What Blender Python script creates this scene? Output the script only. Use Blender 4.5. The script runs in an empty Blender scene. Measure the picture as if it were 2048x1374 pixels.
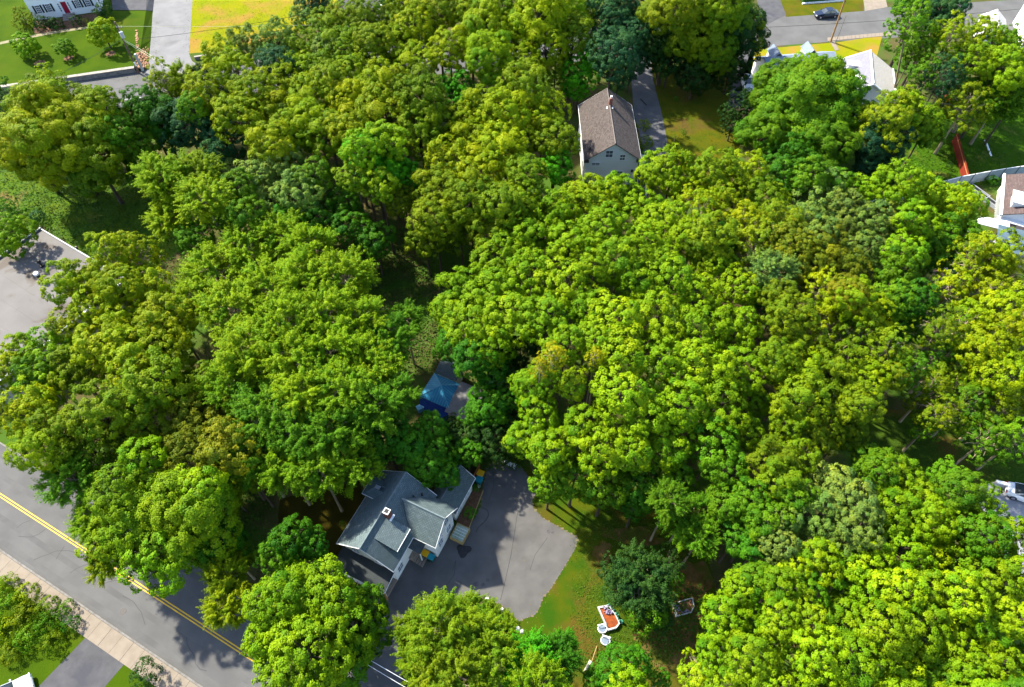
import bpy, math, random
import numpy as np
from mathutils import Vector, Matrix
R_ = math.radians
S = bpy.context.scene
# ------------------------------------------------------------------ camera, sky, sun, exposure
CAM_H = 70.0; TILT = R_(35.2); FPX = 1365.0
cam = bpy.data.cameras.new("camera"); cam.sensor_width = 36; cam.lens = 36 * FPX / 2048; cam.clip_end = 3000; cam.clip_start = 0.5
camo = bpy.data.objects.new("camera", cam); S.collection.objects.link(camo)
camo.location = (0, 0, CAM_H); camo.rotation_euler = (TILT, 0, 0); S.camera = camo
SUN_EL = R_(45); SUN_DIR = Vector((-0.80, 0.60, 0)).normalized()      # horizontal direction towards the sun
w = bpy.data.worlds.new("World"); S.world = w; w.use_nodes = True
nt = w.node_tree; bg = nt.nodes["Background"]
sky = nt.nodes.new("ShaderNodeTexSky"); sky.sky_type = 'NISHITA'; sky.sun_disc = False
sky.sun_elevation = SUN_EL; sky.sun_rotation = math.atan2(SUN_DIR.x, SUN_DIR.y)
nt.links.new(sky.outputs[0], bg.inputs[0]); bg.inputs[1].default_value = 0.15
sl = bpy.data.lights.new("sun", 'SUN'); sl.energy = 4.5; sl.angle = R_(1.5); sl.color = (1.0, 0.94, 0.78)
so = bpy.data.objects.new("sun", sl); S.collection.objects.link(so)
d = Vector((SUN_DIR.x * math.cos(SUN_EL), SUN_DIR.y * math.cos(SUN_EL), math.sin(SUN_EL)))
so.rotation_euler = d.to_track_quat('Z', 'Y').to_euler()
S.view_settings.view_transform = 'Standard'; S.view_settings.look = 'None'; S.view_settings.gamma = 1
S.view_settings.use_curve_mapping = False; S.view_settings.exposure = 1.55
try:
    S.cycles.max_bounces = 6; S.cycles.diffuse_bounces = 2; S.cycles.transmission_bounces = 4; S.cycles.transparent_max_bounces = 4
    S.cycles.caustics_reflective = False; S.cycles.caustics_refractive = False
except Exception:
    pass

# ------------------------------------------------------------------ helpers
def P(px, py, z=0.0):
    """the place at height z that the surveyed photo point (px, py) looks at"""
    u = (px - 1024) / FPX; v = (py - 687) / FPX
    dx, dy, dz = u, math.sin(TILT) - v * math.cos(TILT), -math.cos(TILT) - v * math.sin(TILT)
    t = (CAM_H - z) / -dz
    return Vector((dx * t, dy * t, z))
def dens(p):
    return FPX / (p.y * math.sin(TILT) - (p.z - CAM_H) * math.cos(TILT))

def tag(o, label=None, cat=None, group=None, kind=None):
    if label: o["label"] = label
    if cat: o["category"] = cat
    if group: o["group"] = group
    if kind: o["kind"] = kind
    return o
def empty(name, loc, rz=0.0, label=None, cat=None, group=None):
    o = bpy.data.objects.new(name, None); S.collection.objects.link(o)
    o.location = loc; o.rotation_euler = (0, 0, rz); o.empty_display_size = 0.3
    return tag(o, label, cat, group)

class MB:
    def __init__(s): s.v = []; s.f = []
    def face(s, *pts):
        n = len(s.v); s.v += [tuple(p) for p in pts]; s.f.append(tuple(range(n, n + len(pts)))); return s
    def box(s, x0, x1, y0, y1, z0, z1):
        n = len(s.v)
        s.v += [(x, y, z) for z in (z0, z1) for y in (y0, y1) for x in (x0, x1)]
        s.f += [tuple(n + i for i in q) for q in ((0, 2, 3, 1), (4, 5, 7, 6), (0, 1, 5, 4), (2, 6, 7, 3), (0, 4, 6, 2), (1, 3, 7, 5))]
        return s
    def prism(s, poly, z0, z1):
        """vertical prism over a polygon (counter-clockwise)"""
        poly = [tuple(p[:2]) for p in poly]
        if sum(poly[i][0] * poly[(i + 1) % len(poly)][1] - poly[(i + 1) % len(poly)][0] * poly[i][1] for i in range(len(poly))) < 0: poly = poly[::-1]
        n = len(s.v); k = len(poly)
        s.v += [(p[0], p[1], z0) for p in poly] + [(p[0], p[1], z1) for p in poly]
        s.f.append(tuple(n + k + i for i in range(k))); s.f.append(tuple(n + i for i in reversed(range(k))))
        for i in range(k): j = (i + 1) % k; s.f.append((n + i, n + j, n + k + j, n + k + i))
        return s
    def slab(s, pts, t):
        """thick sheet: polygon in 3-D given counter-clockwise seen from outside, t thick inwards"""
        pts = [Vector(p) for p in pts]; nrm = (pts[1] - pts[0]).cross(pts[2] - pts[0]).normalized()
        n = len(s.v); k = len(pts)
        s.v += [tuple(p) for p in pts] + [tuple(p - nrm * t) for p in pts]
        s.f.append(tuple(n + i for i in range(k))); s.f.append(tuple(n + k + i for i in reversed(range(k))))
        for i in range(k): j = (i + 1) % k; s.f.append((n + i, n + k + i, n + k + j, n + j))
        return s
    def tube(s, a, b, ra, rb=None, n=8, cap=True):
        a = Vector(a); b = Vector(b); rb = ra if rb is None else rb
        q = (b - a).to_track_quat('Z', 'Y'); m = len(s.v)
        for p, r in ((a, ra), (b, rb)):
            for i in range(n):
                t = 2 * math.pi * i / n; s.v.append(tuple(p + q @ Vector((math.cos(t) * r, math.sin(t) * r, 0))))
        for i in range(n): j = (i + 1) % n; s.f.append((m + i, m + j, m + n + j, m + n + i))
        if cap: s.f.append(tuple(m + n + i for i in range(n))); s.f.append(tuple(m + i for i in reversed(range(n))))
        return s
    def path(s, pts, r, n=6):
        for a, b in zip(pts[:-1], pts[1:]): s.tube(a, b, r, r, n)
        return s
    def build(s, name, mat, parent=None, kind=None, smooth=False, bevel=0):
        me = bpy.data.meshes.new(name); me.from_pydata(s.v, [], s.f); me.update()
        if mat: me.materials.append(mat)
        o = bpy.data.objects.new(name, me); S.collection.objects.link(o)
        if parent: o.parent = parent
        if kind: o["kind"] = kind
        if smooth:
            for p in me.polygons: p.use_smooth = True
        if bevel:
            b = o.modifiers.new("bevel", 'BEVEL'); b.width = bevel; b.segments = 2; b.limit_method = 'ANGLE'
        return o

MATS = {}
def mat(name, c1=None, c2=None, scale=1.0, rough=0.8, bump=0.0, bscale=None, spec=0.25, c3=None, scale3=None, thr3=(0.55, 0.7), detail=6, metal=0.0, stretch=None, blend=(0.35, 0.65)):
    if name in MATS: return MATS[name]
    m = bpy.data.materials.new(name); m.use_nodes = True; N = m.node_tree.nodes; L = m.node_tree.links
    b = N["Principled BSDF"]; b.inputs["Roughness"].default_value = rough; b.inputs["Metallic"].default_value = metal
    b.inputs["Specular IOR Level"].default_value = spec
    c1 = (*c1, 1); b.inputs["Base Color"].default_value = c1
    tc = N.new("ShaderNodeTexCoord"); vec = tc.outputs["Object"]
    if stretch:
        mp = N.new("ShaderNodeMapping"); mp.inputs["Scale"].default_value = stretch; L.new(vec, mp.inputs[0]); vec = mp.outputs[0]
    if c2:
        nz = N.new("ShaderNodeTexNoise"); nz.inputs["Scale"].default_value = scale; nz.inputs["Detail"].default_value = detail; L.new(vec, nz.inputs["Vector"])
        mr = N.new("ShaderNodeMapRange"); mr.inputs[1].default_value = blend[0]; mr.inputs[2].default_value = blend[1]; L.new(nz.outputs[0], mr.inputs[0])
        mx = N.new("ShaderNodeMix"); mx.data_type = 'RGBA'; L.new(mr.outputs[0], mx.inputs[0]); mx.inputs[6].default_value = c1; mx.inputs[7].default_value = (*c2, 1)
        out = mx.outputs[2]
        if c3:
            n3 = N.new("ShaderNodeTexNoise"); n3.inputs["Scale"].default_value = scale3; n3.inputs["Detail"].default_value = 8; n3.inputs["Distortion"].default_value = 0.6; L.new(vec, n3.inputs["Vector"])
            m3 = N.new("ShaderNodeMapRange"); m3.inputs[1].default_value = thr3[0]; m3.inputs[2].default_value = thr3[1]; L.new(n3.outputs[0], m3.inputs[0])
            x3 = N.new("ShaderNodeMix"); x3.data_type = 'RGBA'; L.new(m3.outputs[0], x3.inputs[0]); L.new(out, x3.inputs[6]); x3.inputs[7].default_value = (*c3, 1)
            out = x3.outputs[2]
        L.new(out, b.inputs["Base Color"])
    if bump:
        nb = N.new("ShaderNodeTexNoise"); nb.inputs["Scale"].default_value = bscale or scale * 4; nb.inputs["Detail"].default_value = 4; L.new(vec, nb.inputs["Vector"])
        bp = N.new("ShaderNodeBump"); bp.inputs["Strength"].default_value = 1; bp.inputs["Distance"].default_value = bump; L.new(nb.outputs[0], bp.inputs["Height"]); L.new(bp.outputs[0], b.inputs["Normal"])
    MATS[name] = m; return m

def shingle(name, c1, c2, c3, course=0.17, tab=0.32, axis='x'):
    """asphalt shingles: brick texture for the courses and tabs; roof slopes carry UVs in metres (along, up the slope)"""
    m = bpy.data.materials.new(name); m.use_nodes = True; N = m.node_tree.nodes; L = m.node_tree.links; b = N["Principled BSDF"]
    b.inputs["Roughness"].default_value = 0.85; b.inputs["Specular IOR Level"].default_value = 0.2
    uv = N.new("ShaderNodeUVMap"); uv.uv_map = "uv"
    br = N.new("ShaderNodeTexBrick"); br.inputs["Scale"].default_value = 1; br.inputs["Brick Width"].default_value = tab; br.inputs["Row Height"].default_value = course
    br.inputs["Mortar Size"].default_value = 0.016; br.inputs["Bias"].default_value = 0.0
    br.inputs["Color1"].default_value = (*c1, 1); br.inputs["Color2"].default_value = (*c2, 1); br.inputs["Mortar"].default_value = (c1[0] * .55, c1[1] * .55, c1[2] * .55, 1)
    L.new(uv.outputs[0], br.inputs["Vector"])
    tc = N.new("ShaderNodeTexCoord")
    nz = N.new("ShaderNodeTexNoise"); nz.inputs["Scale"].default_value = 0.9; nz.inputs["Detail"].default_value = 7; L.new(tc.outputs["Object"], nz.inputs["Vector"])
    mr = N.new("ShaderNodeMapRange"); mr.inputs[1].default_value = .45; mr.inputs[2].default_value = .75; mr.inputs[4].default_value = .7; L.new(nz.outputs[0], mr.inputs[0])
    mx = N.new("ShaderNodeMix"); mx.data_type = 'RGBA'; L.new(mr.outputs[0], mx.inputs[0]); L.new(br.outputs["Color"], mx.inputs[6]); mx.inputs[7].default_value = (*c3, 1)
    L.new(mx.outputs[2], b.inputs["Base Color"])
    bp = N.new("ShaderNodeBump"); bp.inputs["Distance"].default_value = 0.02; bp.invert = True; L.new(br.outputs["Fac"], bp.inputs["Height"]); L.new(bp.outputs[0], b.inputs["Normal"])
    return m

# plain materials
ASPH = mat("road_asphalt", (.086, .084, .083), (.108, .106, .105), .35, .9, .01, 30, c3=(.085, .083, .086), scale3=.12, stretch=None)
ASPH2 = mat("pad_asphalt", (.080, .077, .076), (.108, .104, .102), .5, .92, .015, 25, c3=(.078, .074, .073), scale3=.33, thr3=(.56, .72))
ASPH3 = mat("drive_asphalt", (.058, .057, .062), (.078, .077, .083), .8, .9, .012, 25, c3=(.05, .05, .06), scale3=.4)
CONC = mat("concrete", (.225, .185, .145), (.19, .155, .12), 1.2, .85, .01, 20, c3=(.19, .15, .115), scale3=.5, thr3=(.58, .8))
KERB = mat("kerb_granite", (.19, .18, .17), (.13, .12, .11), 3, .8, .01)
YEL = mat("yellow_paint", (.72, .42, .012), (.60, .36, .02), 3, .6)
WPAINT = mat("white_line_paint", (.6, .6, .6), (.4, .4, .4), 3, .7)
WHITE = mat("white_siding", (.83, .83, .82), (.78, .785, .785), .6, .55)
TRIM = mat("white_trim", (.8, .8, .8), None, rough=.5)
GLASS = mat("window_glass", (.03, .04, .05), (.06, .07, .08), 1.5, .08, spec=.8)
DARKSH = mat("black_shutter", (.02, .03, .035), None, rough=.5)
BLACK = mat("black_metal", (.015, .015, .018), None, rough=.5)
BRICK = mat("brick", (.28, .09, .06), (.20, .07, .05), 8, .9)
CAPM = mat("cement_cap", (.6, .58, .55), None, rough=.8)
WOOD = mat("weathered_wood", (.30, .24, .19), (.20, .16, .13), 2, .85, stretch=(1, 8, 8))
POLEW = mat("pole_wood", (.17, .12, .09), (.10, .075, .06), 3, .9, stretch=(6, 6, .6))
TANW = mat("tan_pole_wood", (.34, .20, .10), (.24, .14, .07), 3, .9, stretch=(6, 6, .6))
SOIL = mat("mulch", (.10, .05, .025), (.17, .09, .05), 4, .95, .05, 12)
BARK = mat("bark", (.10, .075, .05), (.055, .042, .03), 3, .95, .03, 10, stretch=(1, 1, .25))
PBARK = mat("pale_bark", (.34, .28, .18), (.20, .16, .10), 3, .9, stretch=(1, 1, .3))
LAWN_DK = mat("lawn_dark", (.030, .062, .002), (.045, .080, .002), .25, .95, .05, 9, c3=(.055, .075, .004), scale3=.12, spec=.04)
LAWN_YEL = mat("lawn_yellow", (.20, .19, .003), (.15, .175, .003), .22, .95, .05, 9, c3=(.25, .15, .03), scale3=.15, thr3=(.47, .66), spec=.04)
LAWN_OLIVE = mat("lawn_olive", (.085, .078, .004), (.050, .070, .003), .5, .95, .05, 9, c3=(.085, .055, .014), scale3=.2, thr3=(.52, .68), spec=.04)
LAWN_PAD = mat("lawn_by_pad", (.024, .066, .003), (.060, .074, .003), .45, .95, .05, 9, c3=(.085, .055, .010), scale3=.22, thr3=(.50, .66), spec=.04)
LAWN_BR = mat("lawn_bright", (.042, .105, .003), (.032, .075, .003), .3, .95, .06, 9, c3=(.12, .13, .02), scale3=.3, thr3=(.6, .7), spec=.04)
DRY = mat("dry_grass", (.14, .085, .030), (.085, .058, .012), .9, .95, .05, 9, c3=(.08, .085, .012), scale3=.5, thr3=(.5, .62), spec=.04)
FLOOR = mat("forest_floor", (.045, .06, .012), (.09, .07, .03), .35, .95, .08, 6, c3=(.05, .10, .012), scale3=.15, thr3=(.48, .6), spec=.04)
ROOFG = shingle("grey_shingle", (.090, .125, .132), (.135, .175, .182), (.078, .102, .108))
ROOFB = shingle("brown_shingle", (.060, .048, .045), (.118, .095, .088), (.078, .064, .058))
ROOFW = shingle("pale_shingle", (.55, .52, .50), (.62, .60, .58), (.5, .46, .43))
ROOFBL = shingle("blue_grey_shingle", (.20, .25, .33), (.24, .29, .38), (.18, .22, .30))

def sheet(name, poly, m, z=0.0, kind='structure', label=None):
    mb = MB(); pts = [(p[0], p[1]) for p in poly]
    if sum(pts[i][0] * pts[(i + 1) % len(pts)][1] - pts[(i + 1) % len(pts)][0] * pts[i][1] for i in range(len(pts))) < 0: pts = pts[::-1]
    mb.face(*[(p[0], p[1], z) for p in pts])
    o = mb.build(name, m); o["kind"] = kind
    if label: o["label"] = label
    return o
def px(pts, z=0.0): return [P(a, b, z) for a, b in pts]
def wobble(poly, amp, step, rng, closed=True):
    out = []
    n = len(poly)
    for i in range(n if closed else n - 1):
        a = Vector(poly[i]); b = Vector(poly[(i + 1) % n]); k = max(1, int((b - a).length / step))
        for j in range(k):
            p = a.lerp(b, j / k)
            if j: p = p + Vector((rng.uniform(-amp, amp), rng.uniform(-amp, amp), 0))
            out.append(p)
    return out
rng = random.Random(7)

# ------------------------------------------------------------------ ground and roads
sheet("ground", [(-420, -150), (420, -150), (420, 620), (-420, 620)], FLOOR, 0.0)
# lower left road: direction -28 degrees
def strip(name, pts, wd, m, z, off=0.0, kind='structure'):
    """ribbon along a polyline, off = sideways shift to the left of travel"""
    pts = [Vector((p[0], p[1], 0)) for p in pts]; L_ = []; R2 = []
    for i, p in enumerate(pts):
        t = (pts[min(i + 1, len(pts) - 1)] - pts[max(i - 1, 0)]).normalized(); n = Vector((-t.y, t.x, 0))
        L_.append(p + n * (off + wd / 2)); R2.append(p + n * (off - wd / 2))
    mb = MB()
    for i in range(len(pts) - 1): mb.face((*R2[i][:2], z), (*R2[i + 1][:2], z), (*L_[i + 1][:2], z), (*L_[i][:2], z))
    o = mb.build(name, m)
    if kind: o["kind"] = kind
    return o
RD = Vector((math.cos(R_(-27.9)), math.sin(R_(-27.9)), 0)); RN = Vector((-RD.y, RD.x, 0))   # RN points to the canopy side
Y0 = P(0, 990)                                                                              # on the yellow line
kerb0 = P(0, 1097); KW = (kerb0 - Y0).dot(RN)                                               # kerb offset (negative)
ne0 = P(0, 888); NEO = (ne0 - Y0).dot(RN)
A = Y0 - RD * 160; B = Y0 + RD * 160
mid = (KW + NEO) / 2
strip("road", [A, B], NEO - KW, ASPH, 0.004, off=mid)
lines = empty("road_marking", Y0, 0); lines["kind"] = "structure"; lines["label"] = "double yellow centre line of the lower left road"
for s_ in (-.13, .13):
    mb = MB(); a = -RD * 60 + RN * s_; b = RD * 90 + RN * s_; h = RN * .055
    mb.face((*(a - h)[:2], .008), (*(b - h)[:2], .008), (*(b + h)[:2], .008), (*(a + h)[:2], .008)).build("yellow_line", YEL, lines)
# kerb and sidewalk (slab by slab)
kb = MB()
for k in range(-20, 40):
    a = Y0 + RD * (k * 2.0 + .01) + RN * KW; b = Y0 + RD * (k * 2.0 + 1.99) + RN * KW; q = RN * -.18
    kb.prism([a, b, b + q, a + q], 0, .13)
kb.build("kerb", KERB, None, kind="structure")
kb2 = MB()
for k in range(-20, 10):
    a = Y0 + RD * (k * 2.0 + .01) + RN * NEO; b = Y0 + RD * (k * 2.0 + 1.99) + RN * NEO; q = RN * .18
    kb2.prism([a, b, b + q, a + q], 0, .12)
kb2.build("kerb", KERB, None, kind="structure")
sw = empty("sidewalk", Y0 + RN * KW, 0); sw["kind"] = "structure"; sw["label"] = "pale concrete slab sidewalk along the lower left road"
SLABW = 1.85; slab_me = {}
for k in range(-6, 38):
    L0 = 1.42; s0 = k * L0; q0 = RN * -.20; q1 = RN * (-.20 - SLABW)
    mb = MB(); a = RD * (s0 + .012); b = RD * (s0 + L0 - .012); dz = rng.uniform(0, .012)
    mb.prism([a + q0, b + q0, b + q1, a + q1], 0, .125 + dz).build("paving_slab", CONC, sw)
for off_ in (1.6, 3.3):
    for sg in (-1, 1):
        strip("wheel_track", [Y0 - RD * 60, Y0 + RD * 80], .55, mat("worn_asphalt", (.100, .098, .097), (.078, .076, .076), .5, .85, stretch=(1, 1, 1)), .0055, off=sg * off_ + (0 if sg > 0 else -.1))
cw = random.Random(12)
for k in range(9):
    p0 = rp_(cw.uniform(2, 34), cw.uniform(KW + .6, -.6)) if False else Y0 + RD * cw.uniform(2, 34) + RN * cw.uniform(KW + .6, -.6)
    pts_ = [p0]; a_ = cw.choice((0, 1.5)) + cw.uniform(-.3, .3)
    for j_ in range(6): a_ += cw.uniform(-.5, .5); pts_.append(pts_[-1] + RD * math.cos(a_) * .7 + RN * math.sin(a_) * .7)
    pts_ = [p for p in pts_ if KW + .2 < (p - Y0).dot(RN) < -.3]
    if len(pts_) > 2: strip("pavement_crack", pts_, .045, mat("crack_filler", (.045, .043, .045)), .0095)
q_ = Y0 + RD * 21 + RN * -2.6; sheet("manhole_cover", [(q_.x + math.cos(t * .4) * .34, q_.y + math.sin(t * .4) * .34) for t in range(16)], mat("cast_iron", (.05, .045, .045), (.08, .07, .065), 8, .6), .0105)
# lawns on the near side of the lower left road
BK = KW - .2 - SLABW
def rp(s_, n_): return Y0 + RD * s_ + RN * n_
sheet("lawn", [rp(-60, BK), rp(120, BK), rp(120, BK - 60), rp(-60, BK - 60)], LAWN_DK, 0.06)
# lower left driveway
dl = [P(183, 1262), P(262, 1312)]
a0 = (P(183, 1262) - Y0).dot(RD); a1 = (P(262, 1312) - Y0).dot(RD)
sheet("driveway", [rp(a0, BK), rp(a1, BK), rp(a1 - 1.2, BK - 22), rp(a0 - 2.2, BK - 22)], ASPH3, 0.064)
b0 = (P(325, 1362) - Y0).dot(RD)
sheet("driveway", [rp(b0, BK), rp(b0 + 5, BK), rp(b0 + 4, BK - 20), rp(b0 - 1, BK - 20)], ASPH3, 0.064)
# parking pad and drive of the grey roofed house
pad = px([(785, 1172), (770, 1420), (700, 1540), (560, 1480), (690, 1378), (735, 1330), (760, 1200), (800, 1120), (860, 1110), (884, 1104), (905, 1075), (937, 1056), (950, 1036), (962, 1013), (966, 975), (975, 933), (991, 916), (1012, 919), (1042, 933),
          (1060, 958), (1076, 982), (1064, 1000), (1067, 1016), (1084, 1035), (1120, 1055), (1156, 1075), (1150, 1098), (1128, 1135), (1100, 1180), (1086, 1195), (1078, 1218), (1070, 1230), (1050, 1237),
          (1038, 1243), (1020, 1225), (1000, 1208), (970, 1197), (928, 1193), (900, 1200), (850, 1240), (800, 1300), (800, 1374), (830, 1440), (770, 1560), (640, 1540), (560, 1480)])
# outer boundary only
pad = px([(690, 1378), (735, 1330), (752, 1200), (790, 1120), (850, 1095), (884, 1090), (905, 1065), (937, 1056), (950, 1036), (962, 1013), (966, 975), (975, 933), (991, 916), (1012, 919), (1042, 933),
          (1060, 958), (1076, 982), (1064, 1000), (1067, 1016), (1084, 1035), (1120, 1055), (1156, 1075), (1150, 1098), (1128, 1135), (1100, 1180), (1086, 1195), (1078, 1218), (1070, 1230), (1050, 1237),
          (1038, 1243), (1020, 1225), (1000, 1208), (970, 1197), (928, 1193), (880, 1205), (840, 1250), (806, 1310), (802, 1390), (830, 1470), (700, 1560), (560, 1490)])
sheet("driveway", pad, ASPH2, 0.008)
edge = MB()
for i in range(8, 34):
    a, b = pad[i], pad[i + 1]; k = max(1, int((b - a).length / .5))
    for j in range(k):
        p = a.lerp(b, (j + .5) / k); r = rng.uniform(.06, .16)
        edge.box(p.x - r, p.x + r, p.y - r * .8, p.y + r * .8, 0, rng.uniform(.02, .05))
edge.build("gravel_edge", mat("edge_gravel", (.16, .12, .08), (.10, .10, .04), 6, .95), None, kind="stuff")["label"] = "crumbling soil and gravel edge round the parking pad"
# cracks, stain
cr = MB()
cpts = px([(1035, 1025), (1030, 1060), (1022, 1110), (1013, 1150), (1006, 1180), (1001, 1200)])
for a, b in zip(cpts[:-1], cpts[1:]):
    n = (b - a).normalized().cross(Vector((0, 0, 1))) * .03; cr.face(*[(p.x, p.y, .012) for p in (a - n, a + n, b + n, b - n)][::-1])
for cc in ([(905, 1140), (912, 1120), (908, 1150), (890, 1175)], [(1095, 1075), (1070, 1110), (1060, 1140)], [(985, 930), (988, 970), (978, 1000)]):
    q = px(cc)
    for a, b in zip(q[:-1], q[1:]):
        n = (b - a).normalized().cross(Vector((0, 0, 1))) * .022; cr.face(*[(p.x, p.y, .0125) for p in (a - n, a + n, b + n, b - n)][::-1])
cr.build("pavement_crack", mat("crack_filler", (.045, .043, .045), None, rough=.9), None, kind="structure")
pc = P(927, 1101); st = []
for i in range(22):
    t = i / 22 * 2 * math.pi; r = .66 * (1 + .18 * math.sin(3 * t + .6) + rng.uniform(-.09, .09)); st.append((pc.x + math.cos(t) * r * 1.05, pc.y + math.sin(t) * r * 1.0))
sheet("asphalt_patch", st, mat("tar_patch", (.018, .017, .018), (.03, .028, .03), 3, .55), .013)
for q, rr in (((1097, 1063), .25), ((1105, 1065), .22), ((975, 1160), .2), ((952, 1168), .3), ((966, 1170), .22), ((918, 1165), .2)):
    c = P(*q); sheet("oil_stain", [(c.x + math.cos(t * .7) * rr * rng.uniform(.6, 1.3), c.y + math.sin(t * .7) * rr * rng.uniform(.5, 1.1)) for t in range(9)], mat("stain", (.06, .055, .06), (.09, .085, .09), 5, .8), .0145)
# lawns around
sheet("lawn", wobble(px([(1042, 930), (1300, 980), (1420, 1100), (1440, 1250), (1420, 1400), (1180, 1420), (1020, 1360), (1000, 1210), (1050, 1190), (1100, 1050), (1050, 1000)]), .3, 1.5, rng), LAWN_PAD, 0.004)
def blob(name, q, rx, ry, m, z, sd):
    c = P(*q); rr = random.Random(sd); ph = [rr.uniform(0, 6.28) for _ in range(3)]
    pts = []
    for i in range(40):
        t = i / 40 * 2 * math.pi; k = 1 + .16 * math.sin(2 * t + ph[0]) + .12 * math.sin(3 * t + ph[1]) + .08 * math.sin(7 * t + ph[2]) + rr.uniform(-.04, .04); pts.append((c.x + math.cos(t) * rx * k, c.y + math.sin(t) * ry * k))
    sheet(name, pts, m, z)
for (q, rx, ry, sd) in (((1345, 1300), 2.3, 2.6, 1), ((1295, 1272), 1.5, .6, 2), ((1375, 1240), 1.5, 2.2, 3), ((1385, 1160), 1.7, 2.4, 4), ((1270, 1072), 3.2, .9, 5), ((1205, 1105), 1.1, 1.0, 6)): blob("dry_lawn", q, rx, ry, DRY, .008 + sd * .0011, sd)
sheet("lawn", wobble(px([(560, 1000), (720, 960), (740, 1010), (690, 1080), (700, 1130), (560, 1120)]), .3, 1.5, rng), mat("lawn_brown", (.030, .027, .003), (.045, .036, .004), .4, .95, .05, 9, spec=.04), .004)
sheet("lawn", wobble(px([(1290, 130), (1500, 150), (1475, 330), (1440, 420), (1350, 400), (1335, 290), (1320, 220), (1305, 165)]), .25, 1.5, rng), LAWN_OLIVE, .004)
sheet("lawn", wobble(px([(1820, 210), (2200, 180), (2300, 330), (2048, 352), (1830, 390), (1790, 350)]), .3, 2, rng), LAWN_BR, .004)
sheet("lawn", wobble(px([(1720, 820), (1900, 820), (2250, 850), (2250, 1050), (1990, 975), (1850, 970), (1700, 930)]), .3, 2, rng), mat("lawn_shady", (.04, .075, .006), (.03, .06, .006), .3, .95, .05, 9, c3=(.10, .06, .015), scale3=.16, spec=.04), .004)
sheet("lawn", wobble(px([(-100, 340), (300, 350), (400, 480), (250, 560), (180, 510), (80, 450), (0, 530), (-150, 620)]), .3, 2, rng), mat("rough_grass", (.05, .11, .008), (.08, .12, .008), .4, .95, .08, 7, c3=(.16, .11, .04), scale3=.18, thr3=(.58, .7), spec=.04), .004)

# upper street
UP = [(-420, 280), (-200, 244), (0, 211), (150, 191), (300, 173), (450, 157), (800, 121), (1200, 86), (1650, 52), (2048, 28), (2500, 8)]
up = [P(*q) for q in UP]
strip("road", up, 10.2, ASPH, .004)
strip("road_line", up[:5], .10, WPAINT, .008, off=-2.9)
strip("road_line", up[:7], .12, mat("worn_tar_line", (.05, .05, .055), (.08, .08, .085), 2, .9), .008, off=.6)
# street and drives that meet it
sheet("side_street", [P(296, 160), P(291, 140), P(299, 80), P(306, 22), P(312, -60), P(392, -60), P(385, 0), P(378, 107), P(384, 122), P(410, 140), P(430, 156)], mat("pale_asphalt", (.15, .147, .152), (.18, .176, .18), .4, .9, .01, 20, c3=(.12, .118, .12), scale3=.2), .012)
mb = MB(); mb.face(P(226, 21, .85), P(292, 21, .85), P(296, -60, .85), P(212, -60, .85)); mb.face(P(292, 21, .85), P(306, 22, .02), P(314, -60, .02), P(296, -60, .85)); mb.build("driveway", ASPH3, None, kind="structure")
sheet("driveway", px([(690, -60), (683, 40), (700, 62), (770, 50), (772, 30), (760, 22), (758, -60)]), ASPH3, .012)
sheet("driveway", px([(1502, -40), (1528, 52), (1572, 30), (1545, -40)]), ASPH3, .012)
sheet("driveway", px([(1722, -30), (1730, 22), (1775, 14), (1765, -30)]), CONC, .012)
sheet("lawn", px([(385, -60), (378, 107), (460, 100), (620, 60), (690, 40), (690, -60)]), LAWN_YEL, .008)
sheet("lawn", px([(1545, -40), (1572, 34), (1728, 22), (1722, -40)]), LAWN_OLIVE, .008)
sheet("path", px([(690, 62), (690, 70), (830, 56), (830, 45)]), CONC, .016)
# drive of the brown roofed house
sheet("driveway", px([(1262, 150), (1272, 110), (1300, 105), (1306, 160), (1322, 220), (1337, 295), (1340, 340), (1296, 350), (1285, 290), (1268, 225)]), mat("brown_house_drive", (.088, .086, .095), (.115, .112, .12), .5, .9, .012, 20, c3=(.12, .115, .13), scale3=.3), .010)
sheet("driveway", px([(1476, 100), (1510, 98), (1500, 170), (1480, 215), (1455, 215)]), ASPH3, .010)
# lit verge along the upper right street
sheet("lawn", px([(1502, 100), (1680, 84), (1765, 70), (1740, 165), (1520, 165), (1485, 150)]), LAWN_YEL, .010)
swr = empty("sidewalk", P(1720, 78), 0); swr["kind"] = "structure"; swr["label"] = "pale sidewalk beside the upper right street"
for i in range(16):
    a = P(1655 + i * 8, 82.5 - i * .72) - swr.location; b = P(1655 + i * 8 + 7.6, 82.5 - i * .72 - .68) - swr.location; c = P(1655 + i * 8 + 7.6, 75.5 - i * .72 - .68) - swr.location; e = P(1655 + i * 8, 75.5 - i * .72) - swr.location
    MB().prism([a, b, c, e], .0, .05).build("paving_slab", CONC, swr)
sheet("path", px([(1660, 84), (1669, 83), (1678, 100), (1670, 102)]), CONC, .05)

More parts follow.
